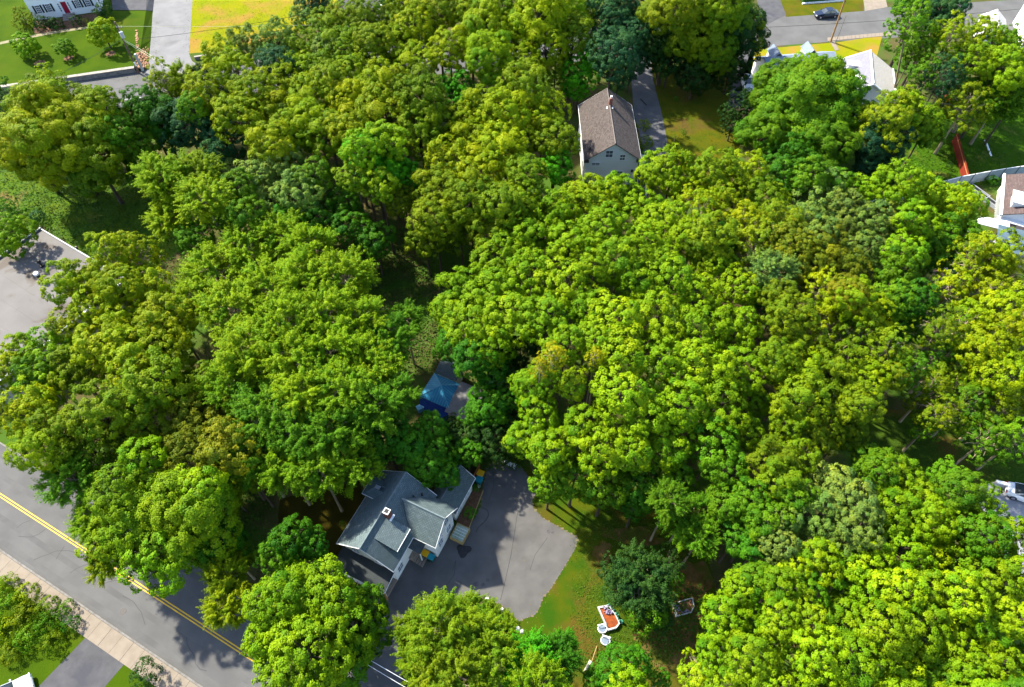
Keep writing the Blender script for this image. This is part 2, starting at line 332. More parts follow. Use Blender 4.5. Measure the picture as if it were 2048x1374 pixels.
# raised lawn and retaining wall of the red-doored house
LZ = .85
wall_top = [P(-300, 205, LZ), P(0, 171, LZ), (P(60, 164, LZ)), P(268, 134, LZ)]
t_ = (wall_top[3] - wall_top[2]).normalized(); n_ = Vector((-t_.y, t_.x, 0))
lawn = [P(-300, 205, LZ), P(0, 171, LZ), P(60, 164, LZ), P(268, 134, LZ), P(272, 118, LZ), P(282, 90, LZ), P(292, 20, LZ), P(226, 20, LZ), P(215, -20, LZ), P(205, -160, LZ), P(-400, -160, LZ)]
mb = MB(); mb.face(*lawn)
mb.face(P(268, 134, LZ), P(296, 139, 0), P(299, 110, .0), P(272, 118, LZ)); mb.face(P(272, 118, LZ), P(299, 110, 0), P(302, 80, 0), P(282, 90, LZ)); mb.face(P(282, 90, LZ), P(302, 80, 0), P(306, 20, 0), P(292, 20, LZ))
o = mb.build("raised_lawn", LAWN_DK, None, kind="structure"); o["label"] = "raised mown lawn in front of the red-doored house"
rw = empty("retaining_wall", wall_top[2], math.atan2(t_.y, t_.x), "low grey stone retaining wall with pale cap below the red-doored house", "wall")
Lw = (wall_top[3] - wall_top[2]).length
capm = mat("wall_cap", (.30, .27, .24), (.22, .20, .17), 1.5, .8); stonem = mat("wall_stone", (.16, .155, .15), (.25, .24, .23), 2.2, .9, .03, 8)
for row in range(3):
    x = -14.0 + (row % 2) * .5
    while x < Lw:
        l = rng.uniform(.9, 1.5)
        MB().box(x + .01, min(x + l - .01, Lw), -.32 - rng.uniform(0, .03), .0, -LZ + row * .27 + .006, -LZ + row * .27 + .264).build("wall_block", stonem, rw)
        x += l
x = -14.0
while x < Lw:
    MB().box(x + .01, min(x + 1.79, Lw), -.42, .28, -.04, .05).build("cap_stone", capm, rw); x += 1.8
# low wall at the foot of the yellow lawn
a = P(400, 112, .5); b = P(456, 103, .5); t2 = (b - a).normalized()
rw2 = empty("retaining_wall", (a.x, a.y, 0), math.atan2(t2.y, t2.x), "short stone wall at the corner of the yellow lawn", "wall")
for k in range(5): MB().box(k * 1.6 - 1, k * 1.6 + .57, -.25, .05, 0, .55).build("wall_block", stonem, rw2)
for k in range(5): MB().box(k * 1.6 - 1, k * 1.6 + .57, -.3, .1, .552, .62).build("cap_stone", capm, rw2)

# ------------------------------------------------------------------ roofs, windows, houses
def roof_plane(name, pts, m, parent, t=.12, along=None):
    """pts counter-clockwise from outside, first edge runs along the eave"""
    mb = MB(); mb.slab(pts, t); o = mb.build(name, m, parent)
    me = o.data; P0 = Vector(pts[0]); ex = (Vector(pts[1]) - P0).normalized(); nr = (Vector(pts[1]) - P0).cross(Vector(pts[2]) - P0).normalized(); ey = nr.cross(ex)
    uvl = me.uv_layers.new(name="uv")
    for l in me.loops:
        q = me.vertices[l.vertex_index].co - P0; uvl.data[l.index].uv = (q.dot(ex), q.dot(ey))
    return o
def window(parent, c, rz, wd=.9, ht=1.3, muntin=(2, 2), shutters=False, proud=.04):
    """window centred at c (local to parent), facing local -y before rotation rz"""
    e = bpy.data.objects.new("window", None); S.collection.objects.link(e); e.parent = parent; e.location = c; e.rotation_euler = (0, 0, rz)
    f = MB(); fw = .08
    f.box(-wd / 2 - fw, wd / 2 + fw, -proud - .03, .02, ht / 2, ht / 2 + fw); f.box(-wd / 2 - fw, wd / 2 + fw, -proud - .06, .02, -ht / 2 - fw, -ht / 2)
    f.box(-wd / 2 - fw, -wd / 2, -proud - .03, .02, -ht / 2, ht / 2); f.box(wd / 2, wd / 2 + fw, -proud - .03, .02, -ht / 2, ht / 2)
    for i in range(1, muntin[0]): x = -wd / 2 + wd * i / muntin[0]; f.box(x - .015, x + .015, -proud - .015, 0, -ht / 2, ht / 2)
    for i in range(1, muntin[1]): z = -ht / 2 + ht * i / muntin[1]; f.box(-wd / 2, wd / 2, -proud - .022, 0, z - .025, z + .025)
    f.build("frame", TRIM, e)
    MB().box(-wd / 2, wd / 2, -.012, .0, -ht / 2, ht / 2).build("pane", GLASS, e)
    if shutters:
        for s_ in (-1, 1): x = s_ * (wd / 2 + fw + .17); MB().box(x - .16, x + .16, -.05, 0, -ht / 2 - .03, ht / 2 + .03).build("shutter", DARKSH, e)
    return e
def gable_box(parent, x0, x1, y0, y1, he, hr, wallm, roofm, over=.45, oend=.35, gable_ends=(True, True), name_w="wall", t=.12, base=0):
    """house body with ridge along local x, eave line heights he taken at the roof edge"""
    ym = (y0 + y1) / 2; sl = (hr - he) / ((y1 - y0) / 2 + over); hw = he + sl * over - t * 1.1
    mb = MB(); mb.box(x0, x1, y0, y1, base, hw)
    for x, s_ in ((x0, 0), (x1, 1)):
        if gable_ends[s_]:
            xi = x + (.12 if s_ == 0 else -.12); pts = [(x, y0, hw), (x, y1, hw), (x, ym, hr - t * 1.3)]; pi = [(xi, q[1], q[2]) for q in pts]
            if s_ == 0: mb.face(*pts[::-1]); mb.face(*pi)
            else: mb.face(*pts); mb.face(*pi[::-1])
    mb.build(name_w, wallm, parent)
    a, b = x0 - oend, x1 + oend; e0, e1 = y0 - over, y1 + over
    roof_plane("roof_slope", [(a, e0, he), (b, e0, he), (b, ym, hr), (a, ym, hr)], roofm, parent, t)
    roof_plane("roof_slope", [(b, e1, he), (a, e1, he), (a, ym, hr), (b, ym, hr)], roofm, parent, t)
    return ym, hw
def fascia(parent, pts, m=None, r=.05):
    MB().path(pts, r, 6).build("trim_board", m or TRIM, parent)

# grey roofed white house ------------------------------------------------
RIDGE = mat("ridge_cap", (.14, .18, .19), (.11, .14, .15), 4, .8)
HA = R_(64.7); HO = P(787, 1144, 4.6); HO.z = 0
H1 = empty("white_house", HO, HA, "white two-storey house with grey-blue shingle roofs, brick chimney and side wing", "house")
gable_box(H1, .35, 8.15, .5, 5.95, 4.6, 7.2, WHITE, ROOFG, over=.5, oend=.35)
MB().tube((-.02, 3.225, 7.2), (8.52, 3.225, 7.2), .09, .09, 6).build("ridge_cap", RIDGE, H1)
# wing (ridge along local y)
wg = [(3.72, -2.5), (8.22, -2.5)]; xm = 5.97
mb = MB(); mb.box(4.17, 7.77, -2.02, .6, 0, 4.85)
for y, s_ in ((-2.02, 1),): mb.face((4.17, y, 4.85), (7.77, y, 4.85), (xm, y, 6.88))
mb.build("wing_wall", WHITE, H1)
roof_plane("roof_slope", [(8.22, -2.5, 4.6), (8.22, .35, 4.6), (xm, 2.1, 7.06), (xm, -2.5, 7.06)], ROOFG, H1)
roof_plane("roof_slope", [(3.72, .35, 4.6), (3.72, -2.5, 4.6), (xm, -2.5, 7.06), (xm, 2.1, 7.06)], ROOFG, H1)
MB().tube((xm, -2.52, 7.07), (xm, 2.2, 7.07), .09, .09, 6).build("ridge_cap", RIDGE, H1)
for a, b in (((3.72, -2.5, 4.56), (xm, -2.5, 7.0)), ((8.22, -2.5, 4.56), (xm, -2.5, 7.0)), ((0, 0, 4.54), (3.8, 0, 4.54)), ((0, 6.45, 4.55), (8.5, 6.45, 4.55)), ((0, 0, 4.56), (0, 3.2, 7.12)), ((0, 6.45, 4.56), (0, 3.25, 7.12)), ((8.5, 0, 4.56), (8.5, 3.2, 7.12)), ((8.5, 6.45, 4.56), (8.5, 3.25, 7.12)), ((3.72, -2.5, 4.54), (3.72, 0, 4.54))):
    fascia(H1, [a, b], r=.045)
# ell
gable_box(H1, 8.4, 12.2, -1.9, .7, 2.9, 4.55, WHITE, ROOFG, over=.35, oend=.3, gable_ends=(False, True))
fascia(H1, [(8.2, -2.25, 2.85), (12.5, -2.25, 2.85)]); fascia(H1, [(12.5, -2.25, 2.87), (12.5, -.6, 4.47)]); fascia(H1, [(12.5, 1.05, 2.87), (12.5, -.6, 4.47)])
MB().tube((8.3, -.6, 4.55), (12.5, -.6, 4.55), .08, .08, 6).build("ridge_cap", RIDGE, H1)
# shed dormer on the south-east slope
slope = (7.2 - 4.6) / 3.225
def zs(y): return 4.6 + slope * y
mb = MB(); x0, x1 = 1.65, 3.85
mb.face((x0, .55, zs(.55) - .05), (x1, .55, zs(.55) - .05), (x1, .55, 6.05), (x0, .55, 6.05))
mb.face((x0, .55, zs(.55) - .05), (x0, .55, 6.05), (x0, 2.6, 6.72)); mb.face((x1, .55, zs(.55) - .05), (x1, 2.6, 6.72), (x1, .55, 6.05))
dm = mb.build("dormer_wall", ROOFG, H1)
u = dm.data.uv_layers.new(name="uv")
for l in dm.data.loops:
    q = dm.data.vertices[l.vertex_index].co; u.data[l.index].uv = (q.x + q.y, q.z)
roof_plane("dormer_roof", [(x0 - .15, .3, 6.0), (x1 + .1, .3, 6.0), (x1 + .1, 2.65, 6.80), (x0 - .15, 2.65, 6.80)], ROOFG, H1, .09)
fascia(H1, [(x0 - .15, .28, 5.95), (x1 + .1, .28, 5.95)], r=.05)
# hip dormer on the north-west slope
mb = MB(); mb.box(5.4, 7.1, 4.6, 6.35, 4.3, 5.55); mb.build("dormer_wall", WHITE, H1)
hx0, hx1, hy = 5.2, 7.3, 6.65
roof_plane("dormer_roof", [(hx1, hy, 5.5), (hx0, hy, 5.5), (6.0, 5.7, 6.1), (6.5, 5.7, 6.1)], ROOFG, H1, .08)
roof_plane("dormer_roof", [(hx0, hy, 5.5), (hx0, 4.6, 5.5), (6.0, 4.0, 6.25), (6.0, 5.7, 6.1)], ROOFG, H1, .08)
roof_plane("dormer_roof", [(hx1, 4.6, 5.5), (hx1, hy, 5.5), (6.5, 5.7, 6.1), (6.5, 4.0, 6.25)], ROOFG, H1, .08)
fascia(H1, [(hx0, hy, 5.46), (hx1, hy, 5.46)], r=.04); fascia(H1, [(hx0, hy, 5.46), (hx0, 4.9, 5.46)], r=.04)
# chimney, vent
ch = MB().box(3.72, 4.25, 2.35, 2.9, 6.3, 7.85).build("chimney", BRICK, H1)
MB().box(3.69, 4.28, 2.32, 2.93, 7.85, 7.93).build("chimney_cap", TRIM, ch); MB().box(3.79, 4.18, 2.42, 2.83, 7.93, 7.945).build("flue", BLACK, ch)
MB().box(3.62, 4.35, 2.1, 2.3, 6.55, 6.72).build("flashing", TRIM, ch)
MB().tube((7.6, 1.1, 5.3), (7.6, 1.1, 5.95), .09, .09, 10).build("vent_pipe", BLACK, H1)
# porch at the south-west end: low hip roof on posts
DKR = mat("porch_roof", (.022, .028, .032), (.035, .042, .045), .8, .6, spec=.2)
roof_plane("porch_roof", [(-1.75, 6.2, 2.75), (-1.75, .28, 2.75), (.32, .28, 3.3), (.32, 6.2, 3.3)][::-1], DKR, H1, .1)
MB().slab([(-1.75, .28, 2.75), (-1.75, 6.2, 2.75), (.33, 6.2, 3.3), (.33, .28, 3.3)][::-1], .1)
fascia(H1, [(-1.75, .28, 2.7), (.3, .28, 3.24)], r=.06); fascia(H1, [(-1.75, .28, 2.7), (-1.75, 6.2, 2.7)], r=.05)
MB().box(-1.6, .35, .5, 6, 0, .35).build("porch_floor", WOOD, H1)
for y in (.5, 2.3, 4.1, 5.9): MB().box(-1.62, -1.5, y - .06, y + .06, .35, 2.7).build("porch_post", TRIM, H1)
rl = MB(); rl.box(-1.6, -1.53, .56, 5.9, 1.1, 1.17)
for k in range(28): rl.box(-1.585, -1.55, .7 + k * .19, .74 + k * .19, .35, 1.1)
rl.build("railing", TRIM, H1)
MB().box(-1.75, -1.6, .36, .5, 0, 2.6).build("downspout", mat("copper_brown", (.35, .16, .06), None, rough=.6), H1)
# side porch between main block and wing
roof_plane("porch_roof", [(3.0, -.95, 2.72), (4.12, -.95, 2.72), (4.12, .52, 3.05), (3.0, .52, 3.05)], mat("porch_roof_slate", (.06, .075, .085), (.09, .105, .115), 2, .7), H1, .09)
fascia(H1, [(3.0, .45, 3.06), (4.15, .45, 3.06)], r=.05)
for k in range(4): MB().box(2.55 + .0, 4.0, -.35 - k * .27, -.35 - k * .27 + .24, .55 - .14 * k, .6 - .14 * k).build("step_tread", WOOD, H1)
MB().box(2.7, 4.05, -.1, .5, 0, .6).build("landing", WOOD, H1)
for x in (3.04,): MB().box(x, x + .09, -.9, -.8, .5, 2.7).build("porch_post", TRIM, H1)
# windows on the white wing gable, main wall and ell
for (x, z) in ((5.1, 2.0), (6.75, 2.0), (5.1, 4.35), (6.6, 4.35)): window(H1, (x, -2.02, z), 0, .75, 1.25, (2, 2))
window(H1, (5.97, -2.02, 5.6), 0, .5, .6, (1, 2))
for x in (9.3, 11.0): window(H1, (x, -1.9, 1.6), 0, .9, 1.1, (2, 2))
for x, z in ((1.3, 1.6), (1.3, 3.9), (2.5, 3.9)): window(H1, (x, .5, z), 0, .8, 1.2, (2, 2))
for x in (1.5, 4.5, 7): window(H1, (x, 5.95, 1.6), math.pi, .8, 1.2, (2, 2))
for y in (2, 4.5): window(H1, (.35, y, 1.7), -math.pi / 2, .8, 1.2, (2, 2)); window(H1, (.35, y, 4.2), -math.pi / 2, .8, 1.2, (2, 2))
MB().box(3.5, 4.1, .42, .5, .6, 2.5).build("door", mat("grey_door", (.25, .26, .28), None, rough=.5), H1)
def hl(x, y, z=0): return H1.matrix_basis @ Vector((x, y, z)) if False else Vector((HO.x + x * math.cos(HA) - y * math.sin(HA), HO.y + x * math.sin(HA) + y * math.cos(HA), z))
lt = random.Random(9); mbl = MB()
for k in range(260):
    p_ = P(lt.uniform(800, 1150), lt.uniform(930, 1230))
    x_, y_, r_q = p_.x, p_.y, lt.uniform(.03, .075)
    if k % 3: p_ = pad[lt.randrange(8, 34)]; x_, y_ = p_.x + lt.gauss(0, .5), p_.y + lt.gauss(0, .5)
    a_ = lt.uniform(0, 3.1); mbl.face(*[(x_ + math.cos(a_ + q) * r_q, y_ + math.sin(a_ + q) * r_q * .6, .022) for q in (0, 1.57, 3.14, 4.71)])
o = mbl.build("leaf_litter", mat("fallen_leaf", (.16, .12, .03), (.10, .12, .02), 5, .9), None, kind="stuff"); o["label"] = "fallen leaves scattered over the parking pad"
MB().box(6.9, 7.05, 1.6, 1.75, 5.85, 6.15).build("roof_vent", BLACK, H1); MB().box(1.2, 1.5, 1.5, 1.8, 5.75, 6.05).build("roof_vent", BLACK, H1) if False else None
# greenhouse-like glazed cold frame by the wing
cf = empty("cold_frame", hl(7.2, -3.05), HA, "glazed cold frame with greenish panes and tan wooden rim beside the white wing", "cold frame")
TAN = mat("tan_wood", (.42, .30, .12), (.32, .22, .09), 3, .7)
mb = MB(); mb.box(-.85, -.77, -.75, .75, 0, .75); mb.box(.77, .85, -.75, .75, 0, .75); mb.box(-.77, .77, -.75, -.67, 0, .75); mb.box(-.77, .77, .67, .75, 0, .75); mb.build("rim", TAN, cf)
CG = mat("greenish_glass", (.26, .34, .25), (.34, .40, .30), 2, .15, spec=.6)
for i in range(5):
    for j in range(2): MB().box(-.76 + i * .306, -.76 + i * .306 + .285, -.66 + j * .66, -.66 + j * .66 + .64, .66, .68).build("pane", CG, cf)
mb = MB()
for i in range(1, 5): mb.box(-.77 + i * .306, -.75 + i * .306, -.67, .67, .66, .72)
mb.build("glazing_bar", TRIM, cf)

BINY = mat("yellow_plastic", (.75, .40, .01), None, rough=.4); BINT = mat("teal_plastic", (.01, .22, .28), None, rough=.4); BING = mat("dark_green_plastic", (.01, .07, .04), None, rough=.4)
def wheelie(x, y, lidm, bodym, label, rz=HA, s=1.0):
    e = empty("wheelie_bin", (x, y, 0), rz, label, "bin")
    b = MB(); n = 0
    b.v += [(-.24, -.26, .08), (.24, -.26, .08), (.24, .26, .08), (-.24, .26, .08), (-.3, -.34, .95), (.3, -.34, .95), (.3, .34, .95), (-.3, .34, .95)]
    b.f += [(0, 3, 2, 1), (4, 5, 6, 7), (0, 1, 5, 4), (1, 2, 6, 5), (2, 3, 7, 6), (3, 0, 4, 7)]
    b.build("body", bodym, e)
    MB().box(-.33, .33, -.37, .37, .953, 1.03).build("lid", lidm, e, bevel=.03)
    MB().tube((-.3, .4, .98), (.3, .4, .98), .025).build("handle", BLACK, e)
    for s_ in (-1, 1): MB().tube((s_ * .27, .26, .1), (s_ * .32, .26, .1), .1, n=12).build("wheel", BLACK, e)
    e.scale = (s, s, s); return e
p = P(850, 1106, 1.0); wheelie(p.x, p.y, BINY, BING, "yellow-lidded bin between the side steps and the white wing", s=1.0)
p = P(862, 1113, 1.0); wheelie(p.x, p.y, BINT, BING, "teal-lidded bin against the corner of the white wing", s=.95)
p = P(961, 946, 1.0); wheelie(p.x, p.y, BINY, BINT, "yellow-lidded bin at the far end of the grey-roofed ell", s=1.05)
p = P(958.5, 957.5, 1.0); wheelie(p.x, p.y, BINT, BINT, "teal-lidded bin at the far end of the grey-roofed ell", s=1.0)
p = P(958, 970, .5); e = empty("garden_jug", (p.x, p.y, 0), 0, "small white jug beside the ell bins", "jug")
MB().tube((0, 0, 0), (0, 0, .3), .16, .16, 12).build("body", TRIM, e); MB().tube((0, 0, .3), (0, 0, .4), .15, .05, 12).build("neck", TRIM, e)
a = P(956, 933, 1.4); b = P(947, 950, 1.4)
fe = empty("picket_fence", (b.x, b.y, 0), math.atan2(a.y - b.y, a.x - b.x), "short rust-brown board fence by the bins at the end of the ell", "fence")
for k in range(9): MB().box(k * .17, k * .17 + .15, -.02, .02, 0, 1.4).build("fence_board", mat("rust_wood", (.32, .13, .05), (.24, .10, .04), 2, .8), fe)
# planting bed along the ell
bed = empty("planting_bed", hl(9.8, -2.6), HA, "narrow planted border between the ell wall and the parking pad", "flower bed")
MB().prism([(-1.6, -.9), (2.8, -.35), (2.8, .6), (-1.6, .6)], 0, .1).build("soil", SOIL, bed)
MB().path([(-1.6, -.95, .1), (2.8, -.4, .1)], .05).build("edging", TAN, bed)

# brown roofed house ------------------------------------------------------
BA = math.atan2(12.85, -.2)  # ridge direction, about 90.5 degrees
BO = (P(1170.3, 324, 5.6) + P(1281.4, 319, 5.6)) / 2; BO.z = 0
H2 = empty("brown_roofed_house", BO, R_(90.6), "white gabled house with speckled brown shingle roof and small red chimney", "house")
GRW = mat("pale_clapboard", (.80, .80, .79), (.74, .75, .74), .5, .6)
# clapboard courses as relief strips, shade under each board painted grey
gable_box(H2, .35, 12.5, -3.75, 3.75, 5.6, 8.6, GRW, ROOFB, over=.35, oend=.35)
MB().tube((0, 0, 8.6), (12.85, 0, 8.6), .08, .08, 6).build("ridge_cap", mat("brown_ridge", (.17, .145, .135), (.13, .11, .10), 4, .8), H2)
for a, b in (((0, -4.1, 5.55), (0, 0, 8.53)), ((0, 4.1, 5.55), (0, 0, 8.53))): fascia(H2, [a, b], mat("brown_trim", (.07, .05, .045), None, rough=.6), .07)
for y in (-4.1, 4.1): fascia(H2, [(0, y, 5.55), (12.85, y, 5.55)], r=.05)
for a, b in (((12.85, -4.1, 5.55), (12.85, 0, 8.53)), ((12.85, 4.1, 5.55), (12.85, 0, 8.53))): fascia(H2, [a, b], r=.05)
for s_ in (-1, 1): MB().box(-.02, .35, s_ * 3.75 - .35, s_ * 3.75 + .35, 5.25, 5.5).build("eave_return", mat("brown_trim", (.07, .05, .045)), H2)
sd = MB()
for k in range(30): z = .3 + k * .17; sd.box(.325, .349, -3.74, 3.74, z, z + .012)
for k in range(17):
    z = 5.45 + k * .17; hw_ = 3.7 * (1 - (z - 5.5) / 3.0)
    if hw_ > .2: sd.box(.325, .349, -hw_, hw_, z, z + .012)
sd.build("clapboard_shade_line", mat("clapboard_shadow", (.42, .44, .45), None), H2, kind="stuff")
MB().box(.30, .345, -3.75, 3.75, 0, .9).build("foundation", mat("foundation_grey", (.25, .26, .27), None), H2)
# the gable end that faces the camera is local -x: windows face -x => rz = -90
for (y, z, w_, h_) in ((-.6 * -1, 6.55, .95, 1.15), (-1.35, 5.9, .7, .95), (2.35, 4.75, 1.1, .5), (-1.3, 2.9, .8, 1.0)): window(H2, (.35, y, z), -math.pi / 2, w_, h_, (2, 2))
MB().box(.22, .34, -3.2, -2.9, 3.3, 3.7).build("wall_lamp", BLACK, H2)
for x in (1.8, 4.2, 7.0, 9.6): window(H2, (x, 3.75, 4.1), math.pi, .8, 1.2, (2, 2)); window(H2, (x, 3.75, 1.7), math.pi, .8, 1.2, (2, 2))
for x in (2.5, 6, 10): window(H2, (x, -3.75, 3.8), 0, .8, 1.2, (2, 2))
ch = MB().box(8.7, 9.15, -.35, .12, 8.0, 9.6).build("chimney", BRICK, H2)
MB().tube((8.93, -.12, 9.6), (8.93, -.12, 9.95), .16, .16, 10).build("chimney_pot", TRIM, ch)
MB().slab([(8.2, -.5, 8.36), (8.6, -.55, 8.33), (8.6, .45, 8.40), (8.2, .55, 8.33)], .02).build("flashing", TRIM, ch)
MB().tube((1.6, 3.2, 5.9), (1.6, 3.2, 6.75), .08).build("vent_pipe", BLACK, H2)
MB().tube((.2, 3.8, .2), (.2, 3.8, 5.4), .05).build("downspout", TRIM, H2)
PATCH = mat("sun_bleached_shingle", (.55, .38, .22), (.42, .28, .17), 5, .9)
def roofpt(x, y): return (x, y, 8.6 - abs(y) * 3.0 / 4.1 + .012)
# side stair and small shed roof on the right
st_ = empty("side_stair", BO + Vector((4.6, -.5, 0)), R_(90.6), "dark wooden stair with white rail on the right side of the brown-roofed house", "stairs")
for k in range(9): MB().box(-2.4 + k * .28, -2.4 + k * .28 + .25, -.55, .55, .25 + k * .2, .3 + k * .2).build("step_tread", mat("dark_wood", (.12, .10, .09), (.08, .065, .06), 2, .8), st_)
for s_ in (-.6, .6): MB().path([(-2.5, s_, .1), (.2, s_, 2.15), (1.6, s_, 2.15)], .05).build("stringer", TRIM if s_ > 0 else mat("dark_wood"), st_) if False else MB().path([(-2.5, s_, .1), (.2, s_, 2.15), (1.6, s_, 2.15)], .05).build("stringer", TRIM, st_)
MB().box(.2, 1.6, -.6, .6, 2.05, 2.12).build("landing", mat("dark_wood", (.1, .1, .1)), st_)
MB().slab([(.3, -.75, 4.0), (3.6, -.75, 4.0), (3.6, .55, 4.45), (.3, .55, 4.45)], .08).build("canopy", mat("grey_canopy", (.25, .27, .29), (.2, .21, .23), 2), st_)
for x in (.4, 3.5): MB().box(x, x + .1, -.7, -.6, 0, 4.0).build("post", TRIM, st_)

# red-doored colonial, top left ----------------------------------------
c0 = P(71, 41, LZ); c1 = P(204, 22, LZ); ang = math.atan2(c1.y - c0.y, c1.x - c0.x)
H3 = empty("colonial_house", (c0.x, c0.y, LZ), ang, "white colonial house with dark shutters and a red front door", "house")
LH = (c1 - c0).length
MB().box(0, LH, 0, 8, 0, 5.6).build("wall", WHITE, H3)
roof_plane("roof_slope", [(-.3, -.4, 5.6), (LH + .3, -.4, 5.6), (LH + .3, 4, 8.4), (-.3, 4, 8.4)], ROOFG, H3)
roof_plane("roof_slope", [(LH + .3, 8.4, 5.6), (-.3, 8.4, 5.6), (-.3, 4, 8.4), (LH + .3, 4, 8.4)], ROOFG, H3)
for x in (0, LH - .01): MB().face((x, 0, 5.6), (x, 8, 5.6), (x, 4, 8.2)).build("gable", WHITE, H3)
for x in (1.5, 3.3, 8.3, 10.1): window(H3, (x, 0, 1.9), 0, .75, 1.4, (3, 4), True)
for x in (1.5, 3.3, 5.8, 8.3, 10.1): window(H3, (x, 0, 4.5), 0, .75, 1.3, (3, 4), True)
dr = MB().box(5.55, 6.45, -.06, 0, .55, 2.6).build("door", mat("red_door", (.30, .012, .035), None, rough=.4), H3)
mb = MB(); mb.box(5.35, 5.53, -.1, 0, .5, 2.75); mb.box(6.47, 6.65, -.1, 0, .5, 2.75); mb.box(5.25, 6.75, -.16, 0, 2.75, 2.95); mb.build("door_surround", TRIM, dr)
for x in (5.08, 6.78): window(H3, (x, 0, 1.7), 0, .2, 1.5, (1, 4))
STONE = mat("step_stone", (.30, .25, .22), (.24, .20, .18), 3, .9)
for k in range(4): MB().box(5.0, 7.0, -.6 - k * .38, -.6 - k * .38 + .36 + (.24 if k == 0 else 0), 0, .5 - k * .125).build("step", STONE, H3)
for y in (1.5, 6): window(H3, (LH, y, 4.3), math.pi / 2, .7, 1.3, (2, 2), True); window(H3, (LH, y, 1.8), math.pi / 2, .7, 1.3, (2, 2), True)
LZ2 = LZ + .006
sheet("path", px([(0, 84), (55, 72), (120, 60), (180, 52), (182, 56), (120, 65), (60, 76), (0, 89)], LZ), mat("path_brown", (.22, .18, .11), (.16, .15, .07), 2), LZ2)
sheet("mulch_bed", wobble(px([(66, 60), (72, 68), (118, 62), (160, 54), (180, 50), (200, 40), (204, 24), (70, 42)], LZ), .1, .6, rng), SOIL, LZ2 - .002)
# mulch bank by the side street
bk = [P(272, 136, 0), P(294, 138, 0), P(299, 90, 0), P(296, 60, 0), P(285, 100, 0)]
mb = MB(); z0 = .12
for i in range(420):
    t = rng.random(); s_ = rng.random(); p = P(272 + 22 * t + 3 * (1 - s_), 136 - s_ * 75, LZ * (1 - t) + .02); r = rng.uniform(.08, .2)
    mb.box(p.x - r, p.x + r, p.y - r, p.y + r, p.z - .05, p.z + r * .6)
mb.build("bark_mulch", mat("pink_mulch", (.38, .20, .12), (.22, .12, .07), 5, .95), None, kind="stuff")["label"] = "reddish bark mulch and plants on the bank beside the side street"

# flat roofed building, left ---------------------------------------------
fu = P(80, 455, 4.5); fr = P(190, 520, 4.5); fl = P(0, 535, 4.5)
ax = (fr - fu); ax.z = 0; ax.normalize(); ay = Vector((ax.y, -ax.x, 0))
if ay.dot(fl - fu) < 0: ay = -ay
H4 = empty("flat_roofed_building", (fu.x, fu.y, 0), math.atan2(ax.y, ax.x), "flat-roofed commercial building with stained pale membrane roof and dark parapet", "building")
FW, FD = 17.0, 18.2   # x along ax, y is -FD
MB().box(0, FW, -FD, 0, 0, 4.3).build("wall", mat("stucco", (.45, .43, .40), (.38, .36, .34), 1, .8), H4)
MEM = mat("roof_membrane", (.092, .084, .082), (.118, .109, .107), .25, .7, .01, 6, c3=(.066, .050, .040), scale3=.22, thr3=(.54, .62))
# membrane laid in separate strips
for k in range(7):
    y0 = -FD + k * (FD - .3) / 7 + .15; MB().box(.3, FW - .3, y0 + .004, y0 + (FD - .3) / 7 - .004, 4.303 + .004 * (k % 2), 4.34 + .006 * (k % 2)).build("roof_sheet", MEM, H4)
EDGE = mat("parapet_metal", (.10, .12, .15), (.14, .16, .19), 2, .5); EDW = mat("parapet_white", (.55, .56, .62), None, rough=.5)
MB().box(0, .28, -FD, 0, 4.3, 4.62).build("parapet", EDGE, H4); MB().box(.282, FW, -.16, 0, 4.3, 4.50).build("parapet", mat("parapet_pale", (.45, .45, .46), None), H4)
MB().box(.282, FW, -FD, -FD + .35, 4.3, 4.85).build("parapet", EDW, H4); MB().box(FW - .2, FW, -FD + .352, -.162, 4.3, 4.5).build("parapet", EDW, H4)
def fl_loc(q, z=4.4):
    p = P(*q, z) - Vector((fu.x, fu.y, 0)); return Vector((p.dot(ax), -p.dot(ay) if False else (p.x * -ax.y + p.y * ax.x), z))
q = fl_loc((84, 532), 4.4)
e = MB(); e.tube(q, q + Vector((0, 0, .9)), .1); e.tube(q + Vector((0, 0, .7)), q + Vector((0, 0, 1.0)), .28, .18, 10); e.box(q.x - .25, q.x + .25, q.y - .25, q.y + .25, 4.36, 4.6); e.build("roof_vent", BLACK, H4)
q = fl_loc((83, 560), 4.4)
mb = MB(); mb.tube(q, q + Vector((0, 0, 1.1)), .2, .2, 10); vt = mb.build("exhaust_stack", BLACK, H4); MB().tube(q + Vector((0, 0, 1.1)), q + Vector((0, 0, 1.35)), .33, .3, 12).build("stack_cap", TRIM, vt)
q = fl_loc((155, 498), 4.4); MB().tube(q, q + Vector((0, 0, .45)), .13, .13).build("roof_vent", BLACK, H4)
# lower annex with white kit at the lower left
q = fl_loc((4, 684), 3.2)
MB().box(q.x - 4, q.x + 5, q.y - 6, -FD - .01, 0, 3.2).build("annex", mat("annex_grey", (.3, .3, .32), None), H4)
MB().box(q.x - .6, q.x + .6, q.y - .5, q.y + .5, 3.2, 4.0).build("roof_unit", TRIM, H4)
q = fl_loc((-20, 510), 3.0)
MB().box(-3.0, -.01, -12, -6, 0, 3.0).build("annex", mat("annex_grey2", (.35, .35, .36), None), H4)

